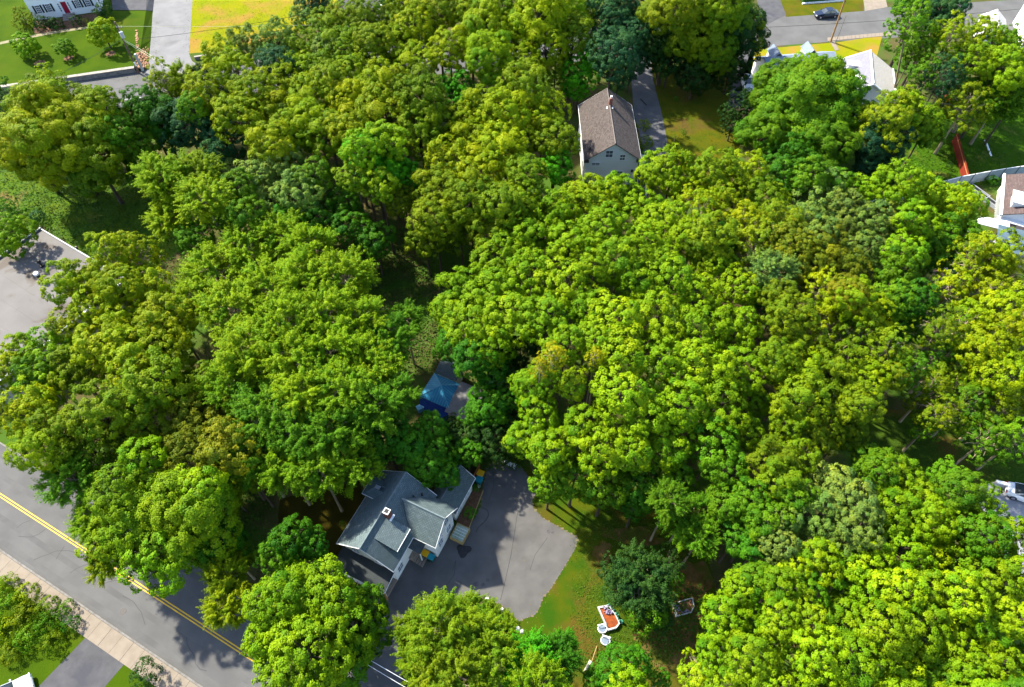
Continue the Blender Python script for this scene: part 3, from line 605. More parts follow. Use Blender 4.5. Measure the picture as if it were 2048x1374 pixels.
# pavilion and sheds ------------------------------------------------------
pc4 = [P(867, 752.6, 2.4), P(920.5, 775, 2.4), P(896.5, 817, 2.4), P(848, 783, 2.4)]
cx = sum((p for p in pc4), Vector()) / 4; BLUE = mat("blue_metal_roof", (.025, .20, .36), (.045, .27, .45), .6, .35, spec=.5); TARP = mat("blue_tarp", (.01, .06, .38), (.01, .04, .26), 1.5, .4, .05, 3)
PV = empty("pavilion", (cx.x, cx.y, 0), math.atan2((pc4[1] - pc4[0]).y, (pc4[1] - pc4[0]).x), "garden pavilion with blue metal hip roof and royal blue tarp side", "pavilion")
hx, hy = 1.95, 1.75; ap = (0, .1, 3.5)
cs = [(-hx, -hy, 2.4), (hx, -hy, 2.4), (hx, hy, 2.4), (-hx, hy, 2.4)]
for i in range(4):
    a, b = cs[i], cs[(i + 1) % 4]
    MB().slab([a, b, ap], .04).build("roof_panel", BLUE, PV)
    ribs = MB(); A_, B_, C_ = Vector(a), Vector(b), Vector(ap); nrm = (B_ - A_).cross(C_ - A_).normalized() * .012
    nr = 12
    for k in range(1, nr):
        t = k / nr; s0 = A_.lerp(B_, t); mT = (A_ + B_) / 2; dirr = (C_ - mT); fr_ = 1 - abs(t - .5) * 2
        ribs.tube(s0 + nrm, s0 + dirr * fr_ * .98 + nrm, .022, .022, 4, False)
    ribs.build("roof_rib", mat("blue_rib", (.16, .42, .55), None, rough=.35), PV)
    MB().tube(Vector(a) + Vector((0, 0, .03)), Vector(ap) + Vector((0, 0, .03)), .035).build("hip_cap", mat("blue_rib"), PV)
for (x, y, z) in cs: MB().box(x * .93 - .05, x * .93 + .05, y * .93 - .05, y * .93 + .05, 0, 2.35).build("post", BLACK, PV)
MB().slab([(-hx + .1, -hy - .35, .25), (hx - .3, -hy - .55, .25), (hx - .1, -hy, 2.35), (-hx, -hy, 2.35)], .02).build("tarp", TARP, PV)
MB().slab([(hx + .03, -hy, 2.2), (hx + .03, hy, 2.2), (hx + .03, hy, 2.38), (hx + .03, -hy, 2.38)], .03).build("gutter", TRIM, PV)
p = P(841, 812, .9); e = empty("storage_chest", (p.x, p.y, 0), .6, "pale blue lidded chest at the left corner of the pavilion", "chest")
MB().box(-.45, .45, -.3, .3, 0, .75).build("body", mat("pale_blue_plastic", (.12, .30, .45), None), e, bevel=.02); MB().box(-.48, .48, -.33, .33, .753, .85).build("lid", mat("pale_blue_lid", (.18, .42, .58), None), e, bevel=.02)
GFELT = mat("grey_felt", (.17, .165, .17), (.21, .205, .21), 1.5, .95, .01, 15)
ca = PV.rotation_euler.z
p0 = (P(921, 772, 2.6) + P(960, 781, 2.6) + P(943, 840, 2.6) + P(898, 817, 2.6)) / 4
sh = empty("garden_shed", (p0.x, p0.y, 0), ca + .03, "low shed with plain grey felt roof right of the pavilion", "shed")
MB().box(-1.35, 1.35, -1.85, 1.85, 0, 2.4).build("wall", mat("shed_wall", (.4, .4, .4), None), sh)
MB().slab([(-1.6, -2.1, 2.45), (1.6, -2.1, 2.45), (1.6, 2.1, 2.75), (-1.6, 2.1, 2.75)], .1).build("roof_sheet", GFELT, sh)
MB().box(1.1, 1.66, -2.14, -2.1, 2.3, 2.5).build("trim_board", TRIM, sh); MB().box(1.6, 1.64, -2.1, -1.0, 2.35, 2.5).build("trim_board", TRIM, sh)
MB().tube((.6, 1.0, 2.6), (.6, 1.0, 2.85), .12).build("roof_vent", TRIM, sh)
p0 = P(900, 735, 2.6)
s2 = empty("playhouse_shed", (p0.x, p0.y, 0), ca, "small white shed with grey roof peeping out behind the pavilion", "shed")
gable_box(s2, -1.2, 1.2, -1.0, 1.0, 2.2, 2.9, WHITE, ROOFG, over=.2, oend=.2); window(s2, (.3, -1.0, 1.3), 0, .6, .6, (2, 1))

# houses upper right ---------------------------------------------------
a = P(1530, 120, 4.6); b = P(1673, 108, 4.6)
dx = b - a; dx.z = 0; an = math.atan2(dx.y, dx.x); LC = dx.length
CP = empty("cape_house", (a.x, a.y, 0), an, "low white cape house with blue-grey roof and two front dormers", "house")
MB().box(.2, LC - .2, -2.6, 3.6, 0, 2.8).build("wall", WHITE, CP)
roof_plane("roof_slope", [(LC, 4.1, 2.6), (0, 4.1, 2.6), (0, .6, 4.7), (LC, .6, 4.7)], ROOFBL, CP)
roof_plane("roof_slope", [(0, -3.0, 3.4), (LC, -3.0, 3.4), (LC, .6, 4.7), (0, .6, 4.7)], ROOFBL, CP)
MB().face((.2, -2.6, 2.8), (.2, 3.6, 2.8), (.2, .6, 4.55), (.2, -2.6, 3.45)).build("gable", WHITE, CP); MB().face((LC - .2, 3.6, 2.8), (LC - .2, -2.6, 2.8), (LC - .2, -2.6, 3.45), (LC - .2, .6, 4.55)).build("gable", WHITE, CP)
for xx in (2.6, 8.6):
    d_ = MB().box(xx - .8, xx + .8, 1.2, 3.2, 3.0, 4.5).build("dormer", WHITE, CP)
    roof_plane("dormer_roof", [(xx - 1.0, 3.4, 4.3), (xx - 1.0, .6, 4.3), (xx, .6, 5.3), (xx, 3.4, 5.3)], ROOFBL, CP, .08)
    roof_plane("dormer_roof", [(xx + 1.0, .6, 4.3), (xx + 1.0, 3.4, 4.3), (xx, 3.4, 5.3), (xx, .6, 5.3)], ROOFBL, CP, .08)
window(CP, (.2, -1.0, 1.6), -math.pi / 2, .7, 1.1, (2, 2)); window(CP, (1.5, -2.6, 1.6), 0, .8, 1.1, (2, 2))
# grey house: shade painted into dormer slope's grey, sunlight into pale far slope
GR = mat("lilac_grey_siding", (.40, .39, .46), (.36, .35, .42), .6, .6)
ROOFL = shingle("shaded_grey_shingle", (.20, .195, .235), (.24, .235, .28), (.18, .175, .21))
ra = P(1747, 168, 7.2); rb = P(1741, 101, 7.2); dx = rb - ra; LG = dx.length
GH = empty("grey_gabled_house", (ra.x, ra.y, 0), math.atan2(dx.y, dx.x), "house with shaded lilac-grey roof slope, wide white trim and two white dormer windows", "house")
MB().box(.3, LG - .3, -4.2, 4.2, 0, 4.6).build("wall", WHITE, GH)
MB().face((.3, 4.2, 4.6), (.3, 0, 7.0), (.3, -4.2, 4.6)).build("gable", WHITE, GH); MB().face((LG - .3, 4.2, 4.6), (LG - .3, -4.2, 4.6), (LG - .3, 0, 7.0)).build("gable", WHITE, GH)
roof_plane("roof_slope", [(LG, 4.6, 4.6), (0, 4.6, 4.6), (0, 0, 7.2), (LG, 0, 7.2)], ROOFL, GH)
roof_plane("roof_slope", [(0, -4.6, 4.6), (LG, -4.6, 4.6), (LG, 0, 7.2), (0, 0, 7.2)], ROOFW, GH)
for a_, b_ in (((0, 4.6, 4.55), (0, 0, 7.15)), ((0, -4.6, 4.55), (0, 0, 7.15)), ((0, 4.6, 4.58), (LG, 4.6, 4.58)), ((LG, 4.6, 4.55), (LG, 0, 7.15)), ((0, 0, 7.22), (LG, 0, 7.22)), ((0, -4.6, 4.58), (LG, -4.6, 4.58))): fascia(GH, [a_, b_], r=.15)
for xx in (LG * .30, LG * .68):
    d_ = MB().box(xx - .55, xx + .55, 1.6, 3.1, 5.0, 6.35).build("dormer", WHITE, GH); MB().box(xx - .7, xx + .7, 1.2, 3.3, 6.352, 6.46).build("dormer_roof", TRIM, d_)
    window(GH, (xx, 3.1, 5.9), math.pi, .5, .6, (1, 1))
for x in (2, 5, 8): window(GH, (min(x, LG - 1), 4.2, 2.6), math.pi, .8, 1.3, (2, 2))
roof_plane("porch_roof", [(-2.6, -4.9, 2.6), (-2.6, -.9, 2.6), (.28, -.9, 3.7), (.28, -4.9, 3.7)][::-1], ROOFBL, GH, .1)
fascia(GH, [(-2.6, -4.9, 2.6), (-2.6, -.9, 2.6), (.28, -.9, 3.7)], r=.12)
for y in (-4.7, -1.1): MB().box(-2.5, -2.4, y - .05, y + .05, 0, 2.5).build("post", TRIM, GH)
# white house at the top right corner
o0 = P(2050, 75, 0)
WH = empty("corner_white_house", (o0.x - 1, o0.y - 4, 0), R_(75), "white-roofed house cut off by the upper right corner", "house")
gable_box(WH, 0, 9, -5.5, 1.5, 5.2, 8.0, WHITE, ROOFW, over=.3, oend=.3)
roof_plane("porch_roof", [(-2.0, -4, 2.6), (-2.0, 1, 2.6), (-.02, 1, 3.4), (-.02, -4, 3.4)][::-1], ROOFBL, WH, .1)
o0 = P(1935, 75, 0)
WG = empty("white_garage", (o0.x, o0.y - 3, 0), R_(70), "white garage half hidden behind the bright yellow-green tree", "garage")
gable_box(WG, 0, 6, -4, 0, 2.6, 4.2, WHITE, ROOFW, over=.25, oend=.25)
# house at the right edge with brown roof and white trim
a = P(2010, 352, 2.7); b = P(2004, 428, 2.7); dx = a - b; dx.z = 0; an = math.atan2(dx.y, dx.x)
RH = empty("right_edge_house", (b.x, b.y, 0), an, "brown-roofed house with broad white trim cut off by the right edge", "house")
LR = dx.length; RB = shingle("mauve_shingle", (.10, .070, .068), (.14, .10, .095), (.06, .045, .045))
MB().box(.3, LR, -8.5, -.4, 0, 2.55).build("wall", WHITE, RH)
roof_plane("roof_slope", [(LR + .3, 0, 2.7), (-.1, 0, 2.7), (-.1, -4.4, 4.9), (LR + .3, -4.4, 4.9)], RB, RH)
roof_plane("roof_slope", [(-.1, -8.8, 2.7), (LR + .3, -8.8, 2.7), (LR + .3, -4.4, 4.9), (-.1, -4.4, 4.9)], RB, RH)
mb = MB(); mb.face((.3, -.4, 2.55), (.3, -4.4, 4.8), (.3, -8.5, 2.55)); mb.build("gable", WHITE, RH)
MB().box(-.35, LR + .4, -.02, .25, 2.5, 2.85).build("gutter", TRIM, RH); MB().box(-.5, .28, -8.6, .24, 1.9, 2.05).build("ledge", TRIM, RH)
mb = MB()
for k in range(9): mb.box(.5 + k * .5, .56 + k * .5, .0, .2, 1.0, 2.45)
mb.build("trellis", TRIM, RH)
dmr = MB().box(1.4, 3.6, -2.6, -.8, 3.0, 4.1).build("dormer", WHITE, RH); MB().box(1.15, 3.85, -2.9, -.5, 4.1, 4.25).build("dormer_roof", TRIM, dmr); 
window(RH, (1.9, -.8, 3.7), math.pi, .7, .5, (1, 1)); window(RH, (.3, -2.2, 1.35), -math.pi / 2, .9, .5, (2, 1)); window(RH, (.3, -4.2, 1.35), -math.pi / 2, .9, .5, (2, 1))
# awning, patio, blue-grey roof below it
q = px([(1950, 445), (1962, 432), (2020, 443), (2018, 462)], 2.8)
aw = empty("white_awning", (q[0].x, q[0].y, 0), 0, "flat white canopy roof next to the orange brick patio", "canopy")
MB().slab([p - Vector((q[0].x, q[0].y, 0)) for p in q][::-1], .1).build("roof_sheet", mat("white_metal", (.75, .75, .76), None, rough=.4), aw)
for p in q: MB().box(p.x - q[0].x - .05, p.x - q[0].x + .05, p.y - q[0].y - .05, p.y - q[0].y + .05, 0, 2.68).build("post", TRIM, aw)
sheet("patio", px([(2016, 432), (2016, 500), (2120, 520), (2120, 440)]), mat("terracotta_pavers", (.28, .11, .06), (.22, .09, .05), 2, .85, .01, 8), .02)
q = P(2046, 480, 2.6)
ls = empty("lean_to_shed", (q.x + 1.5, q.y - .5, 0), R_(-22), "blue-grey lean-to roof below the orange patio at the right edge", "shed")
MB().box(-4.4, 5, -2.4, 1.2, 0, 2.3).build("wall", GR, ls); MB().slab([(-4.8, -2.8, 2.3), (5.3, -2.8, 2.3), (5.3, 1.5, 2.9), (-4.8, 1.5, 2.9)], .1).build("roof_sheet", mat("blue_grey_metal", (.06, .10, .13), (.09, .13, .16), 1, .6), ls)
# planter troughs
for (q, an_, lb) in (((1958, 380), -1.05, "long black planter trough nearer the grey fence"), ((1979, 398), -1.05, "long black planter trough with pale rim nearer the right edge house")):
    p = P(*q, .6); t = empty("planter_trough", (p.x, p.y, 0), an_, lb, "planter", "black planter troughs")
    mb = MB(); mb.box(-1.7, 1.7, -.42, -.34, 0, .6); mb.box(-1.7, 1.7, .34, .42, 0, .6); mb.box(-1.7, -1.62, -.34, .34, 0, .6); mb.box(1.62, 1.7, -.34, .34, 0, .6); mb.build("rim", mat("pale_rim", (.3, .32, .36), None), t)
    MB().box(-1.62, 1.62, -.34, .34, 0, .5).build("soil", BLACK, t)
# rubble / items under the right trees
for (q, z, lb, m_) in (((1903, 522), .6, "white and grey tarp heap under the right-hand trees", mat("pale_tarp", (.6, .6, .68), (.35, .37, .45), 3, .6)),):
    p = P(*q, z); e = empty("tarp_heap", (p.x, p.y, 0), .4, lb, "tarp"); mb = MB()
    for k in range(12): x = rng.uniform(-1, 1); y = rng.uniform(-1, 1); h = rng.uniform(.3, .8); mb.v += [(x - .5, y - .4, 0), (x + .5, y - .4, 0), (x + .4, y + .5, 0), (x - .5, y + .4, 0), (x, y, h)]; n = len(mb.v) - 5; mb.f += [(n, n + 1, n + 4), (n + 1, n + 2, n + 4), (n + 2, n + 3, n + 4), (n + 3, n, n + 4)]
    mb.build("cloth", m_, e)
sheet("patio", wobble(px([(1870, 535), (1885, 520), (1905, 545), (1900, 575), (1870, 580), (1858, 555)]), .2, .8, rng), mat("bare_earth", (.30, .17, .11), (.2, .12, .08), 2, .95), .012)

# grey panel fence ------------------------------------------------------
tops = [(1835, 375), (1866, 366), (1894, 361), (1923, 353), (1950, 348), (1982, 342), (2012, 337), (2040, 333), (2072, 329), (2104, 325)]
tp = [P(*q, 1.9) for q in tops]
FN = empty("panel_fence", (tp[0].x, tp[0].y, 0), 0, "tall pale grey vinyl panel fence along the back of the right-hand yards", "fence")
FV = mat("grey_vinyl", (.36, .42, .46), (.31, .37, .41), .8, .5); FP = mat("fence_post", (.14, .16, .19), None, rough=.6)
pts = [Vector((p.x, p.y, 0)) for p in tp]
pts = [pts[0] + (pts[0] - pts[1]) * k for k in (3, 2, 1)] + pts
for a, b in zip(pts[:-1], pts[1:]):
    l = (b - a).length; an = math.atan2((b - a).y, (b - a).x)
    pn = MB().box(.06, l - .06, -.03, .03, .05, 1.85).build("fence_panel", FV, FN); pn.location = a - Vector((tp[0].x, tp[0].y, 0)); pn.rotation_euler = (0, 0, an)
    ps = MB().box(-.055, .055, -.09, .055, 0, 1.98).build("fence_post", FP, FN); ps.location = pn.location; ps.rotation_euler = (0, 0, an)
    tr = MB().box(.058, l - .058, -.05, .05, 1.852, 1.92).build("top_rail", TRIM, FN); tr.location = pn.location; tr.rotation_euler = (0, 0, an)
# red board fence running up from it
a = P(1938, 352, 1.6); b = P(1915, 268, 1.6); a.z = b.z = 0
RF = empty("red_fence", a, math.atan2((b - a).y, (b - a).x), "red-stained board fence meeting the grey panel fence", "fence")
RW = mat("red_stain", (.24, .028, .014), (.17, .02, .012), 2, .7); L_ = (b - a).length; k = 0
while k * .3 < L_:
    bd = MB().box(0, .285, -.02, .02, 0, 1.75 + rng.uniform(-.02, .02)).build("fence_board", RW, RF); bd.location = (k * .3, 0, 0); bd.rotation_euler = (0.0, 0, 0); k += 1
MB().box(0, L_, .022, .07, 1.35, 1.45).build("rail", mat("tan_rail", (.40, .18, .07), None), RF)
a = P(1905, 200, 1.3); b = P(1896, 180, 1.3); e = empty("orange_barrier", (a.x, a.y, 0), math.atan2((b - a).y, (b - a).x), "bright orange mesh barrier glimpsed under the leaning tree", "barrier")
for k in range(6): MB().box(k * .45, k * .45 + .42, -.03, .03, 0, 1.3).build("panel", mat("orange_plastic", (.85, .16, .02), None, rough=.5), e)
a = P(1972, 278, .3); b = P(1984, 310, .3)
e = empty("white_plank", (a.x, a.y, 0), math.atan2((b - a).y, (b - a).x), "long white plank lying on the bright green lawn", "plank"); MB().box(0, (b - a).length, -.12, .12, .02, .14).build("board", TRIM, e)

# far right car park
sheet("parking_lot", px([(1950, 975), (1995, 962), (2060, 980), (2300, 1040), (2300, 1200), (1980, 1150)]), mat("parking_asphalt", (.22, .22, .24), (.26, .26, .28), .5), .012)
a = P(1993, 963, .8); b = P(2060, 982, .8); e = empty("white_wall", (a.x, a.y, 0), math.atan2((b - a).y, (b - a).x), "low white wall edging the small car park at the right edge", "wall")
MB().box(0, (b - a).length + 6, -.1, .12, 0, .75).build("wall_body", mat("grey_render", (.4, .4, .42), None), e); MB().box(0, (b - a).length + 6, -.16, .2, .752, .86).build("wall_cap", TRIM, e)

# garden things near the pad ---------------------------------------------
def bed_obj(q, z, inner, label, cat, name, fill):
    pp = [P(*t, z) for t in q]; c = sum(pp, Vector()) / len(pp); c.z = 0
    e = empty(name, c, 0, label, cat); loc_ = [p - c for p in pp]
    n = len(loc_)
    for i in range(n):
        a, b = loc_[i], loc_[(i + 1) % n]; ai, bi = a * inner, b * inner
        MB().prism([a, b, bi, ai], 0, z + rng.uniform(0, .04)).build("rim_board", mat("chalky_white", (.50, .49, .47), (.38, .37, .35), 5, .8), e)
    MB().prism([p * (inner - .01) for p in loc_], 0, z * .7).build("soil", fill, e)
    return e, loc_
rusty = mat("rusty_mulch", (.26, .062, .012), (.16, .035, .01), 3, .9, .04, 10)
e, lc = bed_obj([(1195, 1213), (1217, 1209), (1231, 1228), (1240, 1247), (1233, 1256), (1216, 1261)], .40, .86, "white-edged raised bed of rust-orange mulch on the lawn", "raised bed", "raised_bed", rusty)
mb = MB()
for k in range(26): x = rng.uniform(-.7, .3); y = rng.uniform(.35, 1.2); r = rng.uniform(.05, .11); mb.tube((x, y, .3), (x + .05, y, .55), r, r * .6, 6)
mb.build("flower_pot", mat("lilac_pot", (.35, .32, .42), (.2, .15, .3), 8, .6), e, kind="stuff")
mb = MB()
for k in range(16): t = k / 15; p = lc[1].lerp(lc[3], t) + Vector((rng.uniform(0, .25), rng.uniform(0, .2), 0)); mb.tube((p.x, p.y, .1), (p.x + .05, p.y, .6 + rng.random() * .2), .13, .03, 5)
mb.build("seedling", mat("mint_leaf", (.12, .45, .30), (.05, .25, .15), 4, .6), e, kind="stuff")
e, lc = bed_obj([(1345, 1207), (1372, 1198), (1386, 1195), (1389, 1213), (1383, 1225), (1352, 1233)], .35, .87, "white-edged polygonal bed of dark brown soil under the trees", "raised bed", "raised_bed", SOIL)
mb = MB()
for k in range(24): t = rng.random(); p = lc[5].lerp(lc[0], t) * rng.uniform(.5, .75) if k % 2 else lc[5].lerp(lc[4], t) * rng.uniform(.5, .75); mb.box(p.x - .05, p.x + .06, p.y - .05, p.y + .05, .2, .4)
mb.build("pebble", mat("lilac_pot"), e, kind="stuff")
BLS = mat("blue_grey_slat", (.22, .28, .38), None, rough=.5)
for (q, an_, lb) in (((1205, 1257), .2, "white patio chair with blue-grey slats tucked against the raised bed"), ((1211, 1281), -.3, "white patio chair with blue-grey slats standing in the open grass")):
    p = P(*q, .45); e = empty("patio_chair", (p.x, p.y, 0), an_, lb, "chair"); e.scale = (.78, .78, .85)
    for k in range(6): MB().box(-.4 + k * .135, -.4 + k * .135 + .09, -.4, .4, .42, .46).build("seat_slat", BLS, e)
    rim = MB(); q_ = [(math.cos(t) * .55, math.sin(t) * .5, .47) for t in [i * math.pi / 8 for i in range(17)]]; rim.path(q_, .06); rim.build("seat_rim", TRIM, e)
    MB().path([(.45, .35, .5), (.52, .42, .95), (-.52, .42, .95), (-.45, .35, .5)], .05).build("backrest", TRIM, e)
    for x in (-.38, .38):
        for y in (-.35, .35): MB().tube((x, y, 0), (x, y, .44), .03).build("leg", TRIM, e)
a = P(1194, 1292, .1); b = P(1184, 1322, 1.2)
e = empty("garden_umbrella", (b.x, b.y, 0), 0, "closed cream garden umbrella leaning over at the lawn edge", "umbrella")
A_ = a - Vector((b.x, b.y, 0)); B_ = Vector((0, 0, .9)); D_ = P(1168, 1342, .6) - Vector((b.x, b.y, 0))
MB().tube(A_, B_, .035).build("pole", TAN, e); mb = MB(); mb.tube(B_, B_.lerp(D_, .5), .26, .16, 8); mb.tube(B_.lerp(D_, .5), D_, .16, .05, 8); mb.build("cloth", mat("cream_cloth", (.55, .50, .38), (.42, .38, .28), 4, .8), e)
for i, q in enumerate([(1036, 1256), (1044, 1262), (1075, 1272), (1083, 1275), (975, 1197), (1004, 1218)]):
    p = P(*q, .15); r = rng.uniform(.16, .24); o = MB().tube((0, 0, 0), (0, 0, r), r, r * .6, 7).build("garden_stone", mat("white_stone", (.7, .68, .64), None, rough=.8)); o.location = (p.x, p.y, 0.0)
    tag(o, ["white garden stone right at the lower tip of the parking pad", "white garden stone just beyond the pad tip, second of the trail", "larger white stone farther out on the grass right of the pad tip", "small white stone beside the larger one on the grass, right of it", "white stone under the olive locust at the lower pad edge", "white stone on the lower pad edge between locust and pad tip"][i], "stone", "white garden stones")
hs = px([(962, 1014), (975, 1020), (978, 1030), (968, 1045), (955, 1056), (952, 1065)], .03)
o = MB().path(hs, .02).build("garden_hose", BLACK); tag(o, "thin black hose curving over the parking pad beside the white wing", "hose")
p = P(1020, 928, .4); e = empty("garden_bench", (p.x, p.y, 0), -.4, "small white bench at the far end of the parking pad", "bench")
for k in range(3): MB().box(-.7, .7, -.25 + k * .17, -.11 + k * .17, .4, .44).build("seat_slat", TRIM, e)
for x in (-.6, .55): MB().box(x, x + .06, -.22, .22, 0, .4).build("leg", TRIM, e)
p = P(1062, 862, .4); e = empty("fire_pit", (p.x, p.y, 0), 0, "round terracotta tub glimpsed through the yellowing maple", "tub"); MB().tube((0, 0, 0), (0, 0, .5), .55, .65, 14).build("bowl", mat("terracotta", (.45, .2, .1), (.3, .12, .06), 3), e); MB().path([(math.cos(i * math.pi / 8) * .66, math.sin(i * math.pi / 8) * .66, .5) for i in range(17)], .06).build("rim", TRIM, e)
p = P(1059, 848, .4); e = empty("white_crate", (p.x, p.y, 0), -.2, "small white crate glimpsed through the yellowing maple", "crate"); MB().box(-.4, .4, -.25, .25, 0, .4).build("body", TRIM, e); MB().box(-.43, .43, -.28, .28, .402, .46).build("lid", TRIM, e)

# lawn items by the brown roofed house
p = P(1349, 285, .5); a = P(1352, 271, 1.4); b = P(1346, 288, .0)
e = empty("leaning_pole", (b.x, b.y, 0), 0, "pale thin pole slanting over the lawn beside the brown house drive", "pole"); MB().tube((0, 0, 0), a - b, .06, .06).build("shaft", TAN, e)
a = P(1281, 198, .05); b = P(1294, 211, .05); e = empty("speed_bump", (a.x, a.y, 0), math.atan2((b - a).y, (b - a).x), "broken black hose piece lying on the brown house drive", "hose")
for k in range(5): MB().box(k * .38, k * .38 + .3, -.08, .08, .01, .1).build("segment", BLACK, e)

# ------------------------------------------------------------------ poles and wires
def wire(a, b, sag=.5, r=.03, label="", m=BLACK):
    pts = []; a = Vector(a); b = Vector(b)
    for i in range(13): t = i / 12; p = a.lerp(b, t); p.z -= sag * 4 * t * (1 - t); pts.append(p - a)
    o = MB().path(pts, r, 4).build("power_line", m); o.location = a; tag(o, label, "wire"); return o
pb = P(274, 138, LZ); pb.z = 0
UPo = empty("utility_pole", pb, 0, "dark wooden utility pole with grey transformer at the side street corner", "utility pole")
MB().tube((0, 0, 0), (.1, .1, 9.3), .18, .12, 10).build("shaft", POLEW, UPo)
MB().tube((.42, -.15, 6.7), (.42, -.15, 7.7), .28, .28, 12).build("transformer", mat("transformer_grey", (.55, .56, .60), None, rough=.4), UPo)
MB().box(-.05, 1.0, -.06, .06, 8.3, 8.42).build("crossarm", POLEW, UPo)
for x in (.1, .5, .9): MB().tube((x, 0, 8.42), (x, 0, 8.65), .06, .04, 8).build("insulator", TRIM, UPo)
MB().box(.15, .4, -.35, -.15, 1.6, 2.3).build("meter_box", TRIM, UPo)
MB().box(.7, 1.0, -.1, .3, .5, 3.6).build("cabinet", mat("cabinet_grey", (.35, .38, .38), None), UPo)
top = pb + Vector((.1, 0, 8.6)); midp = pb + Vector((.1, 0, 6.4))
YW = mat("bright_cable", (.55, .55, .35), None, rough=.5)
wire(midp, P(560, 250, 4.0) , .4, .03, "bright service cable from the corner pole towards the canopy, upper of the pair", YW)
wire(midp - Vector((0, 0, .25)), P(552, 262, 3.6), .4, .03, "bright service cable from the corner pole towards the canopy, lower of the pair", YW)
wire(midp, P(30, 190, 5.6), .3, .03, "dark cable from the corner pole down to the left", mat("green_cable", (.12, .16, .08), None))
wire(top, P(700, 48, 8.6), .2, .025, "pale high line running right from the corner pole top", YW)
wire(P(275, 78, 7.0), P(640, 22, 7.0), .4, .03, "dark cable crossing above the side street")
pr = P(1661, 84); PR = empty("utility_pole", pr, 0, "tan wooden utility pole beside the upper right street", "utility pole")
MB().tube((0, 0, 0), (-.4, .5, 11), .17, .12, 10).build("shaft", TANW, PR); MB().box(-1.3, .5, .4, .5, 10.2, 10.32).build("crossarm", TANW, PR)
p2 = P(1671, 86); e = empty("guy_pole", p2, 0, "thin grey pole standing just right of the tan utility pole", "pole"); MB().tube((0, 0, 0), (.0, .3, 5.2), .07, .05, 8).build("shaft", mat("grey_steel", (.2, .2, .22), None), e)
wire(P(1450, 58, 7.5), P(2100, 12, 7.5), .5, .03, "cable sagging across the upper right street beyond the tan pole")
pl = P(808, 1362, 8.5); e = empty("utility_pole", (pl.x, pl.y - 1.3, 0), 0, "utility pole top at the bottom edge beside the driveway", "utility pole")
MB().tube((0, 0, 0), (0, 0, 8.3), .2, .15, 10).build("shaft", TANW, e); MB().tube((0, 0, 8.3), (0, 0, 8.75), .16, .12, 10).build("insulator", TRIM, e)
WW = mat("white_cable", (.65, .65, .7), None, rough=.4)
wire(P(640, 1262, 8.5), P(900, 1412, 8.5), .2, .022, "white cable over the driveway at the bottom edge, upper strand", WW)
wire(P(640, 1272, 8.0), P(900, 1428, 8.0), .2, .022, "white cable over the driveway at the bottom edge, lower strand", WW)
# flag
p = P(683, 36, 0); e = empty("flag_pole", p, 0, "small striped red and white flag hanging beside the upper driveway", "flag")
MB().tube((0, 0, 0), (0, 0, 4.2), .06).build("pole", TRIM, e)
for k in range(7): MB().slab([(.06 + k * .09, -.02 - .03 * (k % 2), 1.8), (.15 + k * .09, -.05 + .03 * (k % 2), 1.8), (.15 + k * .09, -.05 + .03 * (k % 2), 4.0), (.06 + k * .09, -.02 - .03 * (k % 2), 4.0)], .02).build("stripe", mat("flag_red", (.55, .05, .07), None) if k % 2 == 0 else TRIM, e)
# hedge and wall at top
q = px([(762, 8), (806, 2), (806, -14), (762, -10)], 1.2)

